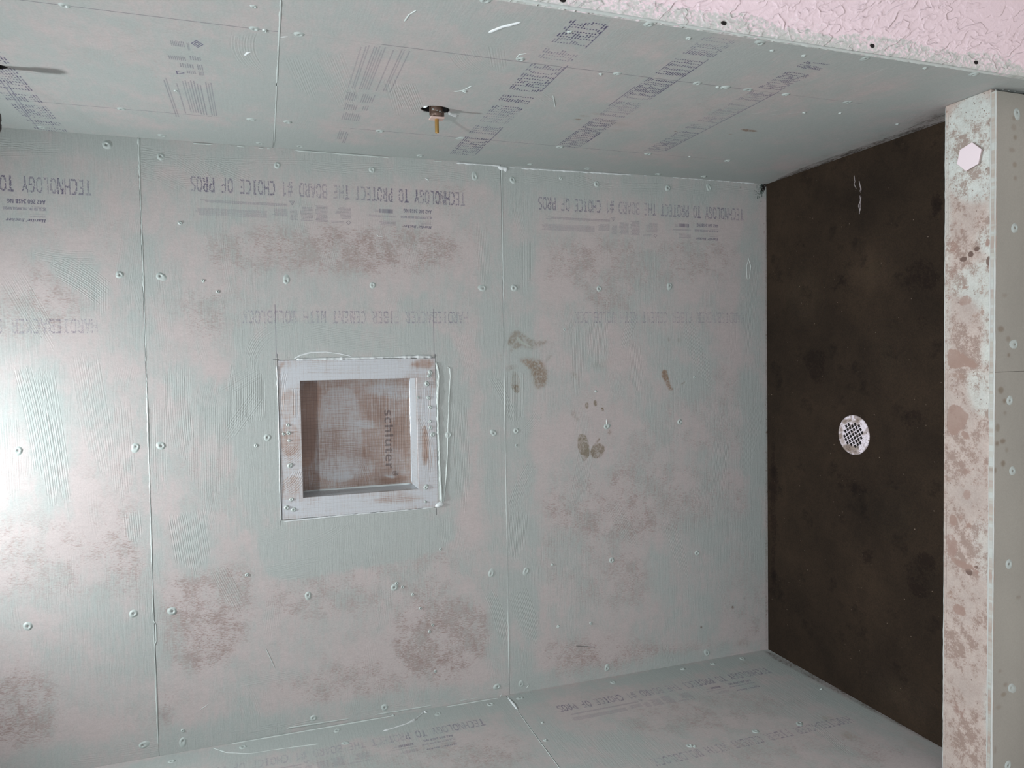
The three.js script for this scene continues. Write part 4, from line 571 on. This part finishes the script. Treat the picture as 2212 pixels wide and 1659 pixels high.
{
  const round = new RoundedBoxGeometry(Z2 - Z1 - 0.0122, 1.524, 0.0135, 3, 0.0025); round.translate((Z1 + Z2) / 2 - 0.0061, 0, -0.00675);
  const top = mesh('top_board', flatUV(round, curbTop.box), std({ map: curbTop.map, bumpMap: curbTop.bumpMap, bumpScale: 0.0022, roughness: 0.62 }), curb); orient(top, 'up', 0, HC, -0.793);
  const edge = (a, w, h, o) => orient(mesh('edge_band', ridge([[a, -758], [a, -300], [a + 1, 200], [a, 758]], w, h, o), std({ color: new THREE.Color().setRGB(0.4, 0.43, 0.41), roughness: 0.55 }), curb), 'up', 0, HC, -0.793);
  edge(852.2, 3.2, 0.9, { wild: 1, gaps: 0.2, step: 4 }); edge(841.6, 2, 0.5, { wild: 1, gaps: 0.45, step: 4 }); edge(734, 2.2, 0.7, { wild: 0.7, step: 5 });
  mesh('core', box(-0.755, 0.755, 0.0, HC - 0.0135, Z1 + 0.0128 - 0.793, Z2 - 0.0128 - 0.793), M.core, curb);
  mesh('inner_board', box(-0.762, 0.762, 0.0, HC - 0.013, Z1 - 0.793, Z1 + 0.0127 - 0.793), std({ color: 0x8f948c, roughness: 0.7 }), curb);
  const frontTex = plain(-97, -760, 14, 762, 1.34, 'rgb(145,146,138)', (x, r) => {
    x.fillStyle = 'rgb(170,177,172)'; x.fillRect(-98, -765, 2.6, 1540); for (let i = 0; i < 160; i++) spot(x, -96, rr(-762, 762), rr(1, 4), 'rgba(150,134,122,' + rr(0.1, 0.4).toFixed(2) + ')', 0, rr(1, 6));
    for (const [q, ra, k, f] of [[-46.3,-702.2, 5, 0.35, 1], [-46.1,-682.9, 7, 0.25, 1], [-41.8,-662, 5, 0.45, 1], [-51,-635.2, 9, 0.3, 0.5], [-42.5,-604.9, 6, 0.4, 1], [-40.8,-576.9, 5, 0.35, 1], [-69.4,-329.5, 8, 0.2, 0.5], [-79.5,-258.2, 9, 0.5, 0.7], [-57.6,-237.5, 6, 0.35, 1], [-55.9,-203, 4, 0.6, 1], [-78.2,-128.8, 8, 0.55, 0.9], [-67.1,-105.7, 5, 0.6, 1], [-65.5,-80, 4, 0.35, 1], [-86.9,-49.4, 6, 0.45, 1.4], [-87.9,-15.9, 5, 0.6, 1], [-71.7,-20, 8, 0.6, 0.6], [-59.3,-0.5, 5, 0.25, 1], [-69.9,27.7, 6, 0.6, 1.1], [-92.8,41.1, 3, 0.6, 2], [-21.3,322.3, 8, 0.3, 0.4], [-75,476.9, 5, 0.3, 0.7], [-58.2,509, 6, 0.35, 0.7], [-63.5,529.5, 8, 0.4, 0.6], [-78.4,555.4, 8, 0.25, 0.6], [-87.1,647.2, 3, 0.3, 3]].map(([a, b, c, e, g]) => [[a, b], c, e, g])) spot(x, q[0], q[1], ra, 'rgba(104,92,76,' + k + ')', 1.6, f);
  }, (c, r, i, a, b) => { const n = lerped(CLOUD, a * 0.8, b * 0.5), g = near(GRAIN, a * 1.9, b * 1.9), s = 0.96 + 0.08 * n + 0.05 * (g - 0.5); for (let k = 0; k < 3; k++) c[i + k] *= s; r[i] += (g - 0.5) * 14 + (n - 0.5) * 20; });
  const fm = std({ map: frontTex.map, bumpMap: frontTex.bumpMap, bumpScale: 0.0016, roughness: 0.55 });
  const [[, joint]] = [[-54.2,-167.5]];
  const ranges = [[-754.5, joint - 0.3], [joint + 0.3, 762]];
  const boards = ranges.map(([b0, b1]) => { const m = mesh('front_board', flatUV(sheet(-95.9, b0, 12, b1), frontTex.box), fm, curb); orient(m, 'back', 0, 0, Z2 - 0.793); m.userData.box = [-97, b0, 14, b1]; return m; });
  screws([[-36.9,-714.6],[-41.1,-472.7],[-38.4,-225.5],[-52.2,-106.2],[-42.4,45.4],[-51.3,246.1],[-41.5,518.9],[-49.4,688.4]], boards);
  boards.forEach((m) => { delete m.userData.box; });
  for (const b of [-758]) for (const [a0, a1] of [[-80, -77], [-64, -60], [-46, -42]]) orient(mesh('membrane_dab', ridge([[a0, b], [a1, b]], 5, 2), M.bead, curb), 'back', 0, 0, Z2 - 0.793);
}

// ================================================================ the niche
{
  const { a, b, out, inn } = NICHE, D = 0.09;
  const niche = orient(thing('wall_niche', 'square recessed niche of orange foam board under white membrane in the back wall', 'niche'), 'back', -b / 1000, -a / 1000, 0);
  const at = ([x, y]) => [x - a, y - b], P = (l) => l.map(at);
  const O = [150, 126, 112], MILK = [178, 186, 190];
  const foam = (a0, b0, a1, b1, draw, base = 0.6) => {                // orange foam with a printed grid under brushed milky membrane
    const rel = layer(a0, b0, a1, b1, 2.2, 'rgb(128,128,128)'), mem = layer(a0, b0, a1, b1, 2.2, 'rgb(' + [0, 0, 0].map(() => Math.round(base * 255)) + ')'), ink = layer(a0, b0, a1, b1, 2.2), L = { rel, mem, ink, box: [a0, b0, a1, b1] };
    for (let k = Math.ceil(a0 / 9.6); k * 9.6 < a1; k++) line(ink.ctx, [[k * 9.6, b0], [k * 9.6, b1]], 'rgba(80,62,54,0.36)', 0.7);
    for (let k = Math.ceil(b0 / 9.6); k * 9.6 < b1; k++) line(ink.ctx, [[a0, k * 9.6], [a1, k * 9.6]], 'rgba(80,62,54,0.36)', 0.7);
    draw(L);
    const { W, H } = rel, R = rel.ctx.getImageData(0, 0, W, H), m = mem.data(), q = ink.data(), o = ink.ctx.createImageData(W, H);
    for (let y = 0; y < H; y++) for (let x = 0; x < W; x++) {
      const i = (y * W + x) * 4, u = a0 + (x / W) * (a1 - a0), v = b0 + (y / H) * (b1 - b0), n = lerped(CLOUD2, u * 1.2, v * 1.2), g = near(GRAIN, u * 2, v * 2), c = clamp(smooth(0.0, 1.0, m[i] / 255 + 0.35 * (n - 0.5) + (R.data[i] - 128) / 150 + 0.34 * (lerped(FIBRE_A, u * 0.9, v * 3.2) - 0.5) + 0.5 * (lerped(FIBRE_B, u * 3.2, v * 0.8) - 0.5))), k = (q[i + 3] / 255) * (1 - 0.75 * c);
      for (let j = 0; j < 3; j++) { let w = O[j] * (0.86 + 0.2 * n) * (1 - c) + MILK[j] * c; w += (q[i + j] - w) * k; o.data[i + j] = w * (1 + 0.04 * (g - 0.5)); }
      o.data[i + 3] = 255; R.data[i] += (g - 0.5) * 8; R.data[i + 1] = R.data[i + 2] = R.data[i];
    }
    ink.ctx.putImageData(o, 0, 0); rel.ctx.putImageData(R, 0, 0);
    return std({ map: texture(ink.canvas, true), bumpMap: texture(rel.canvas, false), bumpScale: 0.0018, roughness: 0.34 });
  };
  const wash = (L, pts, v, blur = 2) => patch(L.mem.ctx, P(pts), v > 0 ? soft(v) : 'rgba(0,0,0,' + -v + ')', blur);
  const flangeMat = foam(-out, -out, out, out, (L) => {
    wash(L, [[-1515,-216.6],[-1109.9,-216],[-1110.9,-168.7],[-1463.3,-167.4],[-1517.3,-132.8]], 0.85, 4); wash(L, [[-1522.5,148.9],[-1164.5,149.4],[-1112.3,150.8],[-1113.3,194.8],[-1519.2,197.7]], 0.75, 5); wash(L, [[-1151.3,-159.5],[-1108.5,-158.4],[-1112.1,137.8],[-1157.7,134.5]], 0.55, 4);
    wash(L, [[-1517.2,-135.2],[-1475.5,-146],[-1475.5,-56.5],[-1519.4,-54.9]], -0.25, 2); wash(L, [[-1519.4,-54.9],[-1472.1,-56.4],[-1470.9,32.3],[-1519.3,29.4]], -0.38, 3); wash(L, [[-1521.1,95.7],[-1472,74.9],[-1473.9,147.9],[-1520.1,144.2]], -0.25, 3); wash(L, [[-1140.9,-44.2],[-1127.4,-5],[-1129,72.1],[-1143.6,84],[-1148.7,19.5]], -0.6, 3); wash(L, [[-1156.6,-213],[-1111.2,-216.1],[-1111.9,-184.1],[-1182.5,-198.3]], -0.55, 4); wash(L, [[-1512.8,-214.2],[-1501.4,-211.6],[-1513.4,-192.7]], -0.5, 2); wash(L, [[-1291.2,156.2],[-1164.5,153.3],[-1126,175.6],[-1279.3,176]], -0.35, 4);
    for (const [p, w, s, bd] of [[[[-1474,-203.9],[-1131,-203.6]], 30, 1.2, 0.02], [[[-1506.5,-192.5],[-1512.5,-54.6]], 28, 1.6, 0.06], [[[-1475.6,-143.6],[-1477.9,-56.6]], 18, 1.6, 0], [[[-1512.6,35.9],[-1472.4,1.9]], 50, 1, 0.1], [[[-1517.2,120.2],[-1469.3,62.9]], 40, 1.3, 0.15], [[[-1126.6,-165.2],[-1133.3,149.2]], 26, 1.4, 0.02], [[[-1147.1,-57.2],[-1127.5,123.8]], 20, 1.4, -0.08], [[[-1483.6,161.8],[-1125.8,169.2]], 30, 0.9, 0], [[[-1517.6,-36.7],[-1469.1,-36.8]], 30, 0.7, 0]]) fan({ rel: L.rel, mem: L.mem, box: L.box }, P(p), w, s, bd, 0);
  }, 0.74);
  const ownUV = (g, m, e) => flatUV(g, e);
  const o = out, sq = (r) => [[-r, -r], [-r, r], [r, r], [r, -r]];
  const flange = mesh('flange', ownUV(sheet(-o, -o, o, o, [sq(inn)]), 0, [-o, -o, o, o]), flangeMat, niche); flange.position.z = -0.0008;
  const backMat = foam(-inn - 8, -inn - 8, inn + 8, inn + 8, (L) => {
    const Pn = (l) => l.map(at), w2 = (pts, v, bl = 2) => patch(L.mem.ctx, Pn(pts), v > 0 ? soft(v) : 'rgba(0,0,0,' + -v + ')', bl);
    w2([[-1471.2,-159.3],[-1397.7,-157.3],[-1424.9,-62.6],[-1422.9,52.6],[-1453,76.3],[-1477.3,74.7]], -0.75, 3); w2([[-1398.2,-140.7],[-1297.3,-143],[-1297.3,125.7],[-1417.1,117.2],[-1434.3,64.7],[-1412.5,-62]], 0.32, 2); w2([[-1415.3,46.7],[-1263.2,55.7],[-1271.3,121],[-1429.3,109.9]], 0.4, 4); w2([[-1297.3,-141.7],[-1158.3,-151],[-1159.6,-91.3],[-1272.1,-121.4]], 0.35, 4);
    w2([[-1214.9,-53.7],[-1160.2,-64.7],[-1163.1,68.4],[-1210.7,52.3]], -0.28, 5); w2([[-1243.8,116.3],[-1172.2,114.6],[-1178,134.2],[-1252,131.6]], -0.6, 3); w2([[-1251.4,107.8],[-1198.9,116.7],[-1212.4,126.4]], 0.6, 2); w2([[-1312.3,-51.3],[-1258.3,-45.1],[-1261.4,-21.6],[-1312.9,-26.6]], 0.4, 2); w2([[-1256.5,-120.9],[-1212.1,-119.5],[-1216.9,91.6],[-1261.4,88.7]], -0.12, 2);
    for (const [p, wd, s] of [[[[-1399.2,-99.9],[-1298.3,-101.5]], 36, 1], [[[-1407,-36.2],[-1258.5,-34.6]], 30, 1.1], [[[-1414.6,21.1],[-1267.7,22.7]], 40, 1.1], [[[-1416.1,78.7],[-1276.9,85.1]], 30, 0.9], [[[-1219.7,-132.9],[-1228,117.4]], 50, 1.5], [[[-1272.1,-121.4],[-1278.6,48.3]], 30, 1], [[[-1183,-118.6],[-1188.1,106.8]], 30, 1.2], [[[-1453.3,89],[-1452.2,140.2]], 40, 1], [[[-1379.4,106.9],[-1385.1,132.4]], 60, 0.9], [[[-1302.4,73],[-1283.4,139.8]], 30, 1]]) fan({ rel: L.rel, mem: L.mem, box: L.box }, Pn(p), wd, s, 0, 0);
    const x = L.ink.ctx, [[a0, b0], [a1, b1]] = Pn([[-1234.1,-75.6],[-1238,94.2]]);
    words(x, 'schluter', a0, b0, [0, 1], b1 - b0, 23, 'bold #px sans-serif', 'rgba(78,68,68,0.8)');
    const [[ca, cb]] = Pn([[-1206.7,108.2]]); x.strokeStyle = 'rgba(60,52,52,0.9)'; x.lineWidth = 1; x.beginPath(); x.ellipse(ca, cb, 8, 6, 0.4, 0, 7); x.stroke(); for (let k = -4; k <= 4; k += 2) { x.beginPath(); x.moveTo(ca + k - 3, cb - 5); x.lineTo(ca + k + 3, cb + 5); x.stroke(); }
  }, 0.4);
  const bk = mesh('back_panel', ownUV(sheet(-inn - 8, -inn - 8, inn + 8, inn + 8), 0, [-inn - 8, -inn - 8, inn + 8, inn + 8]), backMat, niche); bk.position.z = -D;
  const sideMat = foam(-160, -60, 160, 60, (L) => { fan({ rel: L.rel, mem: L.mem, box: L.box }, [[-140, 0], [140, 0]], 80, 0.9, 0, 0); }, 1.0);
  const i0 = inn / 1000, T = 0.0127;
  const side = (name, w, h, d, x, y) => { const g = new RoundedBoxGeometry(w, h, d, 2, 0.0012), p = g.attributes.position, uv = new Float32Array(p.count * 2); for (let k = 0; k < p.count; k++) { uv[2 * k] = ((w > h ? p.getX(k) : p.getY(k)) + 0.16) / 0.32; uv[2 * k + 1] = (p.getZ(k) + 0.06) / 0.12; } g.setAttribute('uv', new THREE.BufferAttribute(uv, 2)); const m = mesh(name, g, sideMat, niche); m.position.set(x, y, -0.0133 - d / 2); return m; };
  const dd = D - 0.0133 + 0.004;
  side('top_side', T, 2 * i0 + 2 * T, dd, -i0 - T / 2, 0); side('bottom_ledge', T, 2 * i0 + 2 * T, dd, i0 + T / 2, 0); side('right_side', 2 * i0, T, dd, 0, i0 + T / 2); side('left_side', 2 * i0, T, dd, 0, -i0 - T / 2);
  const bead = (name, pts, w, h, opt, mat = M.whiteBead) => mesh(name, ridge(P(pts), w, h, opt), mat, niche);
  bead('sealant_bead', [[-1473.6,-220.7],[-1403.3,-220.8],[-1282.4,-221.3],[-1207.4,-222.7],[-1149.9,-223.1],[-1112.4,-221.2]], 4.6, 2.8, { wild: 0.65, lump: 0.2 }); bead('sealant_bead', [[-1480.5,-220.8],[-1464,-230.2],[-1435.8,-238.3],[-1396.9,-239],[-1361.2,-233.6],[-1331.2,-225.8]], 3.4, 1.3, { wild: 0.5 });
  bead('sealant_bead', [[-1102.2,-207],[-1097.4,-186.3],[-1095.2,-168.3],[-1100.7,-93.9],[-1099.9,-3.6],[-1097.6,74.1],[-1096.3,139],[-1093.3,184.7]], 6, 3, { wild: 0.8 }, M.bead); bead('sealant_bead', [[-1070.9,-193.5],[-1063.1,-188.2],[-1062.2,-167.5],[-1067.7,-92.7],[-1071.7,-28.1],[-1074.6,49.5],[-1079.9,114.2],[-1089.3,185]], 3.2, 1.7, { wild: 0.6 }, M.bead);
  bead('sealant_bead', [[-1113.3,194.8],[-1100,189.4],[-1086.7,189.2]], 11, 4.5, { wild: 0.7 }); bead('sealant_bead', [[-1115.9,197.2],[-1165.5,198.2],[-1229.5,199.2],[-1317,198.1],[-1437.7,200],[-1517,201.5]], 2.6, 1.5, { wild: 0.9, gaps: 0.35 }); bead('sealant_bead', [[-1522.2,-204.8],[-1521.6,-97],[-1521.9,-0.8],[-1522.9,119.8],[-1523.8,198.5]], 2.6, 1.6, { wild: 0.6 });
  for (const [px, w] of [[-1498.8,-50.3, 6], [-1509.8,-26.7, 5], [-1497.1,-28.5, 8], [-1496.5,-9.1, 6], [-1497,56.2, 9], [-1494.7,145, 7], [-1506.9,165.9, 10], [-1489.7,172.2, 8], [-1118.5,-177.8, 8], [-1121.3,-168.9, 7], [-1128.3,-146.1, 9], [-1126.5,-108.9, 7], [-1153.7,-109.8, 5], [-1121.8,-81.8, 8], [-1122.7,-42.1, 7], [-1121.7,-26.6, 7], [-1116.9,-5.8, 9], [-1138.3,139.8, 9], [-1140.4,179.6, 5]].map(([p, q, w]) => [[p, q], w])) {
    const m = mesh('screw_dab', BUMPS[Math.floor(rnd() * 4)], M.screw, niche), [x, y] = at(px); m.position.set(x / 1000, -y / 1000, -0.0004); m.scale.setScalar(w / 6.5); m.rotation.z = rr(0, 6);
  }
  const inner = mesh('sealant_bead', ridge([[inn - 1, -inn + 4], [inn - 1, inn - 4]], 4.5, 2, { wild: 0.45, step: 4 }), std({ color: new THREE.Color().setRGB(0.56, 0.61, 0.63), roughness: 0.2 }), niche); inner.position.z = -D + 0.0006;
  const low = mesh('sealant_bead', ridge([[-inn + 4, inn - 1], [inn - 4, inn - 1]], 5, 2, { wild: 0.7, step: 4 }), M.whiteBead, niche); low.position.z = -D + 0.0006;
}

// ================================================================ pipes
{
  const body = std({ color: new THREE.Color().setRGB(0.125, 0.085, 0.066), roughness: 0.4, metalness: 0.35 }), brass = std({ color: new THREE.Color().setRGB(0.45, 0.29, 0.10), roughness: 0.35, metalness: 0.75 }), plate = std({ color: new THREE.Color().setRGB(0.50, 0.39, 0.35), roughness: 0.5 });
  const lathe = (prof, n = 28) => { const g = new THREE.LatheGeometry(prof.map(([r, y]) => new THREE.Vector2(r / 1000, y / 1000)), n); g.rotateX(Math.PI / 2); return g; };
  const v = orient(thing('shower_valve', 'brown shower valve cartridge with brass stem poking from a ragged hole', 'valve'), 'right', 0.762, VALVE.y, VALVE.z);
  mesh('cartridge', lathe([[0, -60], [13, -60], [13, -6], [13.8, -5], [13.8, 4], [12.9, 5], [12.9, 8], [14.4, 9], [14.4, 13], [13.2, 14], [13.2, 17.5], [0, 17.5]]), body, v);
  mesh('cartridge_lug', box(-0.0155, -0.006, -0.004, 0.004, -0.01, 0.012), body, v);
  mesh('cartridge_lug', box(0.008, 0.0162, -0.003, 0.004, 0.004, 0.014), body, v);
  mesh('retainer_plate', (() => { const g = new RoundedBoxGeometry(0.031, 0.024, 0.0032, 2, 0.0012); g.translate(0, 0, 0.0192); return g; })(), plate, v);
  mesh('stem', lathe([[0, 20], [4.4, 20], [4.4, 49.4], [3.8, 50.5], [2.6, 50.6], [2.4, 48], [0, 48]]), brass, v);
  for (const [x, y, s] of [[-0.009, 0.0095, 1], [0.004, 0.0125, 0.8], [0.0085, 0.0098, 0.7], [-0.002, 0.0128, 0.6]]) { const m = mesh('membrane_dab', BUMPS[1], M.screw, v); m.position.set(x, y, 0.006 + x * 0.4); m.scale.setScalar(0.45 * s); m.rotation.x = -Math.PI / 2; }
  const a = orient(thing('shower_pipe', 'copper stub pipe with a dark end cap at the upper edge of the plumbing wall', 'pipe'), 'right', 0.762, ARM.y, ARM.z);
  mesh('pipe', lathe([[0, -60], [8.4, -60], [8.4, 86], [0, 86]]), std({ color: new THREE.Color().setRGB(0.30, 0.15, 0.09), roughness: 0.4, metalness: 0.8 }), a);
  mesh('end_cap', lathe([[0, 78], [9, 78], [10.4, 82], [12.2, 86], [12.6, 96], [11.4, 99], [11.4, 103], [12.4, 104], [12, 112], [9.4, 118], [0, 119]], 24), std({ color: new THREE.Color().setRGB(0.05, 0.042, 0.042), roughness: 0.35, metalness: 0.5 }), a);
}

// ================================================================ drain and loose tile
{
  const cz = 0.368, cx = -0.016, R = 0.0556;
  const drain = orient(thing('shower_drain', 'round white drain grate crusted with mortar in the brown floor', 'drain'), 'up', cx, 0, cz);
  const tex = plain(-58, -58, 58, 58, 3.5, 'rgb(214,208,216)', (x) => {
    const br = 'rgba(118,104,92,';
    for (const [q, r, k, f] of [[[-30, -35], 10, 0.8, 0.7], [[-44, -8], 9, 0.5, 0.5], [[-20, 38], 20, 0.8, 0.5], [[-38, 22], 8, 0.5, 1], [[38, -8], 9, 0.6, 0.5], [[0, 46], 20, 0.6, 0.3], [[20, -44], 16, 0.7, 0.3], [[-46, 8], 8, 0.8, 1], [[8, 36], 12, 0.7, 0.6], [[-12, -40], 10, 0.7, 0.5]]) spot(x, q[0], q[1], r, br + k + ')', 2, f, rr(-0.5, 0.5));
    for (let i = 0; i < 260; i++) { const t = rr(0, 6.3), d = 58 * Math.sqrt(rnd()); spot(x, d * Math.cos(t), d * Math.sin(t), rr(0.3, 1.6), (rnd() < 0.6 ? br : 'rgba(70,60,54,') + rr(0.4, 0.9).toFixed(2) + ')', 0, rr(0.5, 1.4)); }
  }, (c, r, i, a, b) => { const n = lerped(CLOUD2, a * 5, b * 5), g = near(GRAIN, a * 4, b * 4), d = smooth(0.62, 0.74, n) * 0.5, T = [110, 96, 86]; for (let k = 0; k < 3; k++) c[i + k] += (T[k] - c[i + k]) * d; r[i] += (g - 0.5) * 30 + d * 60; });
  const mat = std({ map: tex.map, bumpMap: tex.bumpMap, bumpScale: 0.0012, roughness: 0.6 }), e = [-58, -58, 58, 58];
  const rimG = new THREE.LatheGeometry([[46, 0.2], [46.4, 3.2], [47.6, 4], [52, 3.9], [54.6, 2.8], [55.6, 0.5], [55.8, -3]].map(([r, y]) => new THREE.Vector2(r / 1000, y / 1000)), 56); rimG.rotateX(Math.PI / 2);
  { const p = rimG.attributes.position; for (let i = 0; i < p.count; i++) { const t = Math.atan2(p.getY(i), p.getX(i)), k = 1 + 0.035 * (lerped(CLOUD2, 90 + 40 * Math.cos(t), 90 + 40 * Math.sin(t)) - 0.5); p.setXY(i, p.getX(i) * k, p.getY(i) * k); } rimG.computeVertexNormals(); }
  mesh('rim', flatUV(rimG, e), mat, drain);
  const s = new THREE.Shape(); s.absarc(0, 0, 0.0463, 0, Math.PI * 2);
  const turn = THREE.MathUtils.degToRad(-58), pitch = 0.0104, h = 0.0041;
  for (let i = -3; i <= 3; i++) for (let j = -3; j <= 3; j++) {
    const x = i * pitch, y = j * pitch; if (Math.hypot(x, y) > 0.0335 || (i === -3 && j === 1)) continue;
    const c = (u, v) => new THREE.Vector2((x + u) * Math.cos(turn) - (y + v) * Math.sin(turn), (x + u) * Math.sin(turn) + (y + v) * Math.cos(turn) + 0.001);
    s.holes.push(new THREE.Path([c(-h, -h), c(h, -h), c(h, h), c(-h, h)]));
  }
  const grate = new THREE.ExtrudeGeometry(s, { depth: 0.0012, bevelEnabled: false, curveSegments: 40 }); grate.translate(0, 0, 0.0018);
  mesh('grate', flatUV(grate, e), mat, drain);
  const black_disc = new THREE.CylinderGeometry(0.046, 0.046, 0.0007, 40); black_disc.rotateX(Math.PI / 2); black_disc.translate(0, 0, 0.0004); mesh('black_disc', black_disc, M.black, drain);  // flat black disc imitates the unlit depth below the grate
  const sc = mesh('screw', (() => { const g = new THREE.CylinderGeometry(0.0036, 0.004, 0.001, 16); g.rotateX(Math.PI / 2); return g; })(), std({ color: 0x77706b, roughness: 0.5, metalness: 0.3 }), drain); sc.position.set(0.017, -0.0325, 0.0033);
}
{
  const t = thing('hexagon_tile', 'loose white hexagonal tile lying on the stained curb', 'tile'); t.position.set(0.6321, HC + 0.0007, 0.798); t.rotation.y = 0;
  const s = new THREE.Shape(); for (let i = 0; i < 6; i++) { const g = -0.24 + (i * Math.PI) / 3; s[i ? 'lineTo' : 'moveTo'](0.0289 * Math.cos(g), 0.0289 * Math.sin(g)); } s.closePath();
  const slab = (depth, k, y) => { const g = new THREE.ExtrudeGeometry(s, { depth: depth - 0.001, bevelEnabled: true, bevelSize: 0.0007, bevelThickness: 0.0006, bevelSegments: 2, steps: 1 }); g.scale(k, k, 1); g.rotateX(-Math.PI / 2); g.translate(0, y, 0); return g; };
  mesh('tile_body', slab(0.0058, 0.985, 0.0006), std({ color: new THREE.Color().setRGB(0.36, 0.31, 0.29), roughness: 0.8 }), t);
  mesh('glazed_face', slab(0.0022, 1, 0.0058), std({ color: new THREE.Color().setRGB(0.69, 0.62, 0.65), roughness: 0.3 }), t);
}

// ================================================================ the bathroom round it
{
  const pinkBump = (() => {                                            // hand-trowelled plaster: flattened splats with winding, raised edges
    const L = layer(-1340, -1000, 0, -762, 1.5, '#000'), d = L.ctx.createImageData(L.W, L.H), ca = Math.cos(0.5), sa = Math.sin(0.5);
    for (let v = 0; v < L.H; v++) for (let u = 0; u < L.W; u++) {
      const a = u / L.sx, b = v / L.sy, w1 = lerped(CLOUD2, a * 0.8, b * 0.8), w2 = lerped(CLOUD2, a * 0.8 + 200, b * 0.8 + 90), p = a * ca - b * sa + 26 * (w1 - 0.5), q = a * sa + b * ca + 26 * (w2 - 0.5);
      const s = lerped(SMOOTH, p * 1.15 + 17, q * 2.8 + 40), t = lerped(SMOOTH, p * 1.7 + 70, q * 3.9), f = near(GRAIN, a * 1.5, b * 1.5), patchy = smooth(0.25, 0.6, lerped(CLOUD, a * 1.1, b * 1.1));
      const h = 60 * smooth(0.44, 0.56, s) + 85 * Math.pow(1 - Math.abs(2 * s - 1), 5) * patchy + 60 * Math.pow(1 - Math.abs(2 * t - 1), 4) * (0.3 + 0.7 * patchy) + 14 * f;
      const i = (v * L.W + u) * 4; d.data[i] = d.data[i + 1] = d.data[i + 2] = clamp(h + 20, 0, 255); d.data[i + 3] = 255;
    }
    L.ctx.putImageData(d, 0, 0); const t = texture(L.canvas, false); t.wrapS = t.wrapT = THREE.MirroredRepeatWrapping; return t;
  })();
  const e = [-1340, -1000, 0, -762];
  const col = (() => {
    const L = layer(...e, 1.5, 'rgb(226,212,218)'), x = L.ctx;
    for (let i = 0; i < 5200; i++) { const a = rr(-1340, 0), k = Math.pow(rnd(), 1.5), w = 16 + 26 * lerped(CLOUD2, a * 0.9 + 3000, 20); spot(x, a, -762 - k * w, rr(1.2, 4.5), 'rgba(184,193,188,' + rr(0.25, 0.7).toFixed(2) + ')', 0, rr(0.3, 0.9), rr(-0.8, 0.8)); }
    for (let i = 0; i < 900; i++) { const a = rr(-1340, 0); spot(x, a, -762 - rr(4, 40), rr(0.8, 3), 'rgba(222,216,219,0.7)', 0, rr(0.3, 0.8), rr(-0.8, 0.8)); }
    for (const p of [[-805.9,-774],[-486,-775],[-228.7,-774.3],[-1100.9,-770.7]]) spot(x, p[0], p[1], 5, 'rgba(90,70,62,0.8)', 1, 0.6);
    return texture(L.canvas, true);
  })();
  const outer = orient(structure('wall_outer'), 'back', 0, 0, 0.9126);
  mesh('plaster_board', flatUV(sheet(-2740, -1700, 0, -762, [], 0.0121), e), std({ map: col, bumpMap: pinkBump, bumpScale: 0.0048, roughness: 0.45 }), outer);
  mesh('corner_bead', ridge([[-1188.7,-763.9],[-950.2,-763.2],[-574.8,-761.8],[-164.2,-760.9]], 4, 1.0, { wild: 0.7, step: 3 }).translate(0, -0.003, 0), M.bead, outer);
  for (const [a, b] of [[-805.9,-774],[-486,-775],[-228.7,-774.3],[-1100.9,-770.7]]) { const m = mesh('screw_hole', BUMPS[2], M.black, outer); m.position.set(a / 1000, -b / 1000, 0.0002); m.scale.set(1.3, 0.8, 0.5); }
  const white = std({ color: new THREE.Color().setRGB(0.82, 0.78, 0.80), roughness: 0.7 });
  mesh('wall_core', box(-2.74, 0.1, 0.776, 1.7, -0.12, -0.014), M.core, outer);
  const outerLeft = structure('wall_outer_left'); mesh('plaster_board', box(-1.6, -0.7625, -0.08, CEIL, 0.80, 0.9126), white, outerLeft);
  const sides = structure('wall_bathroom'); mesh('plaster_board', box(-1.7, -1.6, -0.08, CEIL, 0.8, 3.3), white, sides); mesh('plaster_board', box(1.7, 1.8, -0.08, CEIL, 0.79, 3.3), white, sides); mesh('plaster_board', box(-1.7, 1.8, -0.08, CEIL, 3.3, 3.4), white, sides);
  const ceiling = structure('ceiling'); mesh('plaster_board', box(-1.8, 2.0, CEIL, CEIL + 0.1, -0.2, 3.4), white, ceiling);
}
for (const { x, z, size, power, angle, label } of LAMPS) {
  const g = thing('ceiling_light', label, 'light'); g.position.set(x, CEIL, z);
  const trim = new THREE.LatheGeometry([[size * 0.55, -0.002], [size * 0.57, -0.007], [size * 0.72, -0.006], [size * 0.8, 0]].map(([r, y]) => new THREE.Vector2(r, y)), 40);
  mesh('trim_ring', trim, std({ color: 0xe6e6e6, roughness: 0.5 }), g);
  const d = new THREE.CylinderGeometry(size * 0.56, size * 0.56, 0.003, 40); d.translate(0, -0.0025, 0);
  mesh('diffuser', d, std({ color: 0xffffff, emissive: LIGHT_COLOUR, emissiveIntensity: 6, roughness: 0.6 }), g);
  const l = new THREE.SpotLight(LIGHT_COLOUR, power, 0, THREE.MathUtils.degToRad(angle), 1, 2); l.position.set(0, -0.014, 0); l.target.position.set(0, -1, 0); g.add(l, l.target);
  l.castShadow = true; l.shadow.radius = (size * 0.45) / 0.02;
}
renderer.shadowMap.enabled = true;
renderer.render(scene, camera);
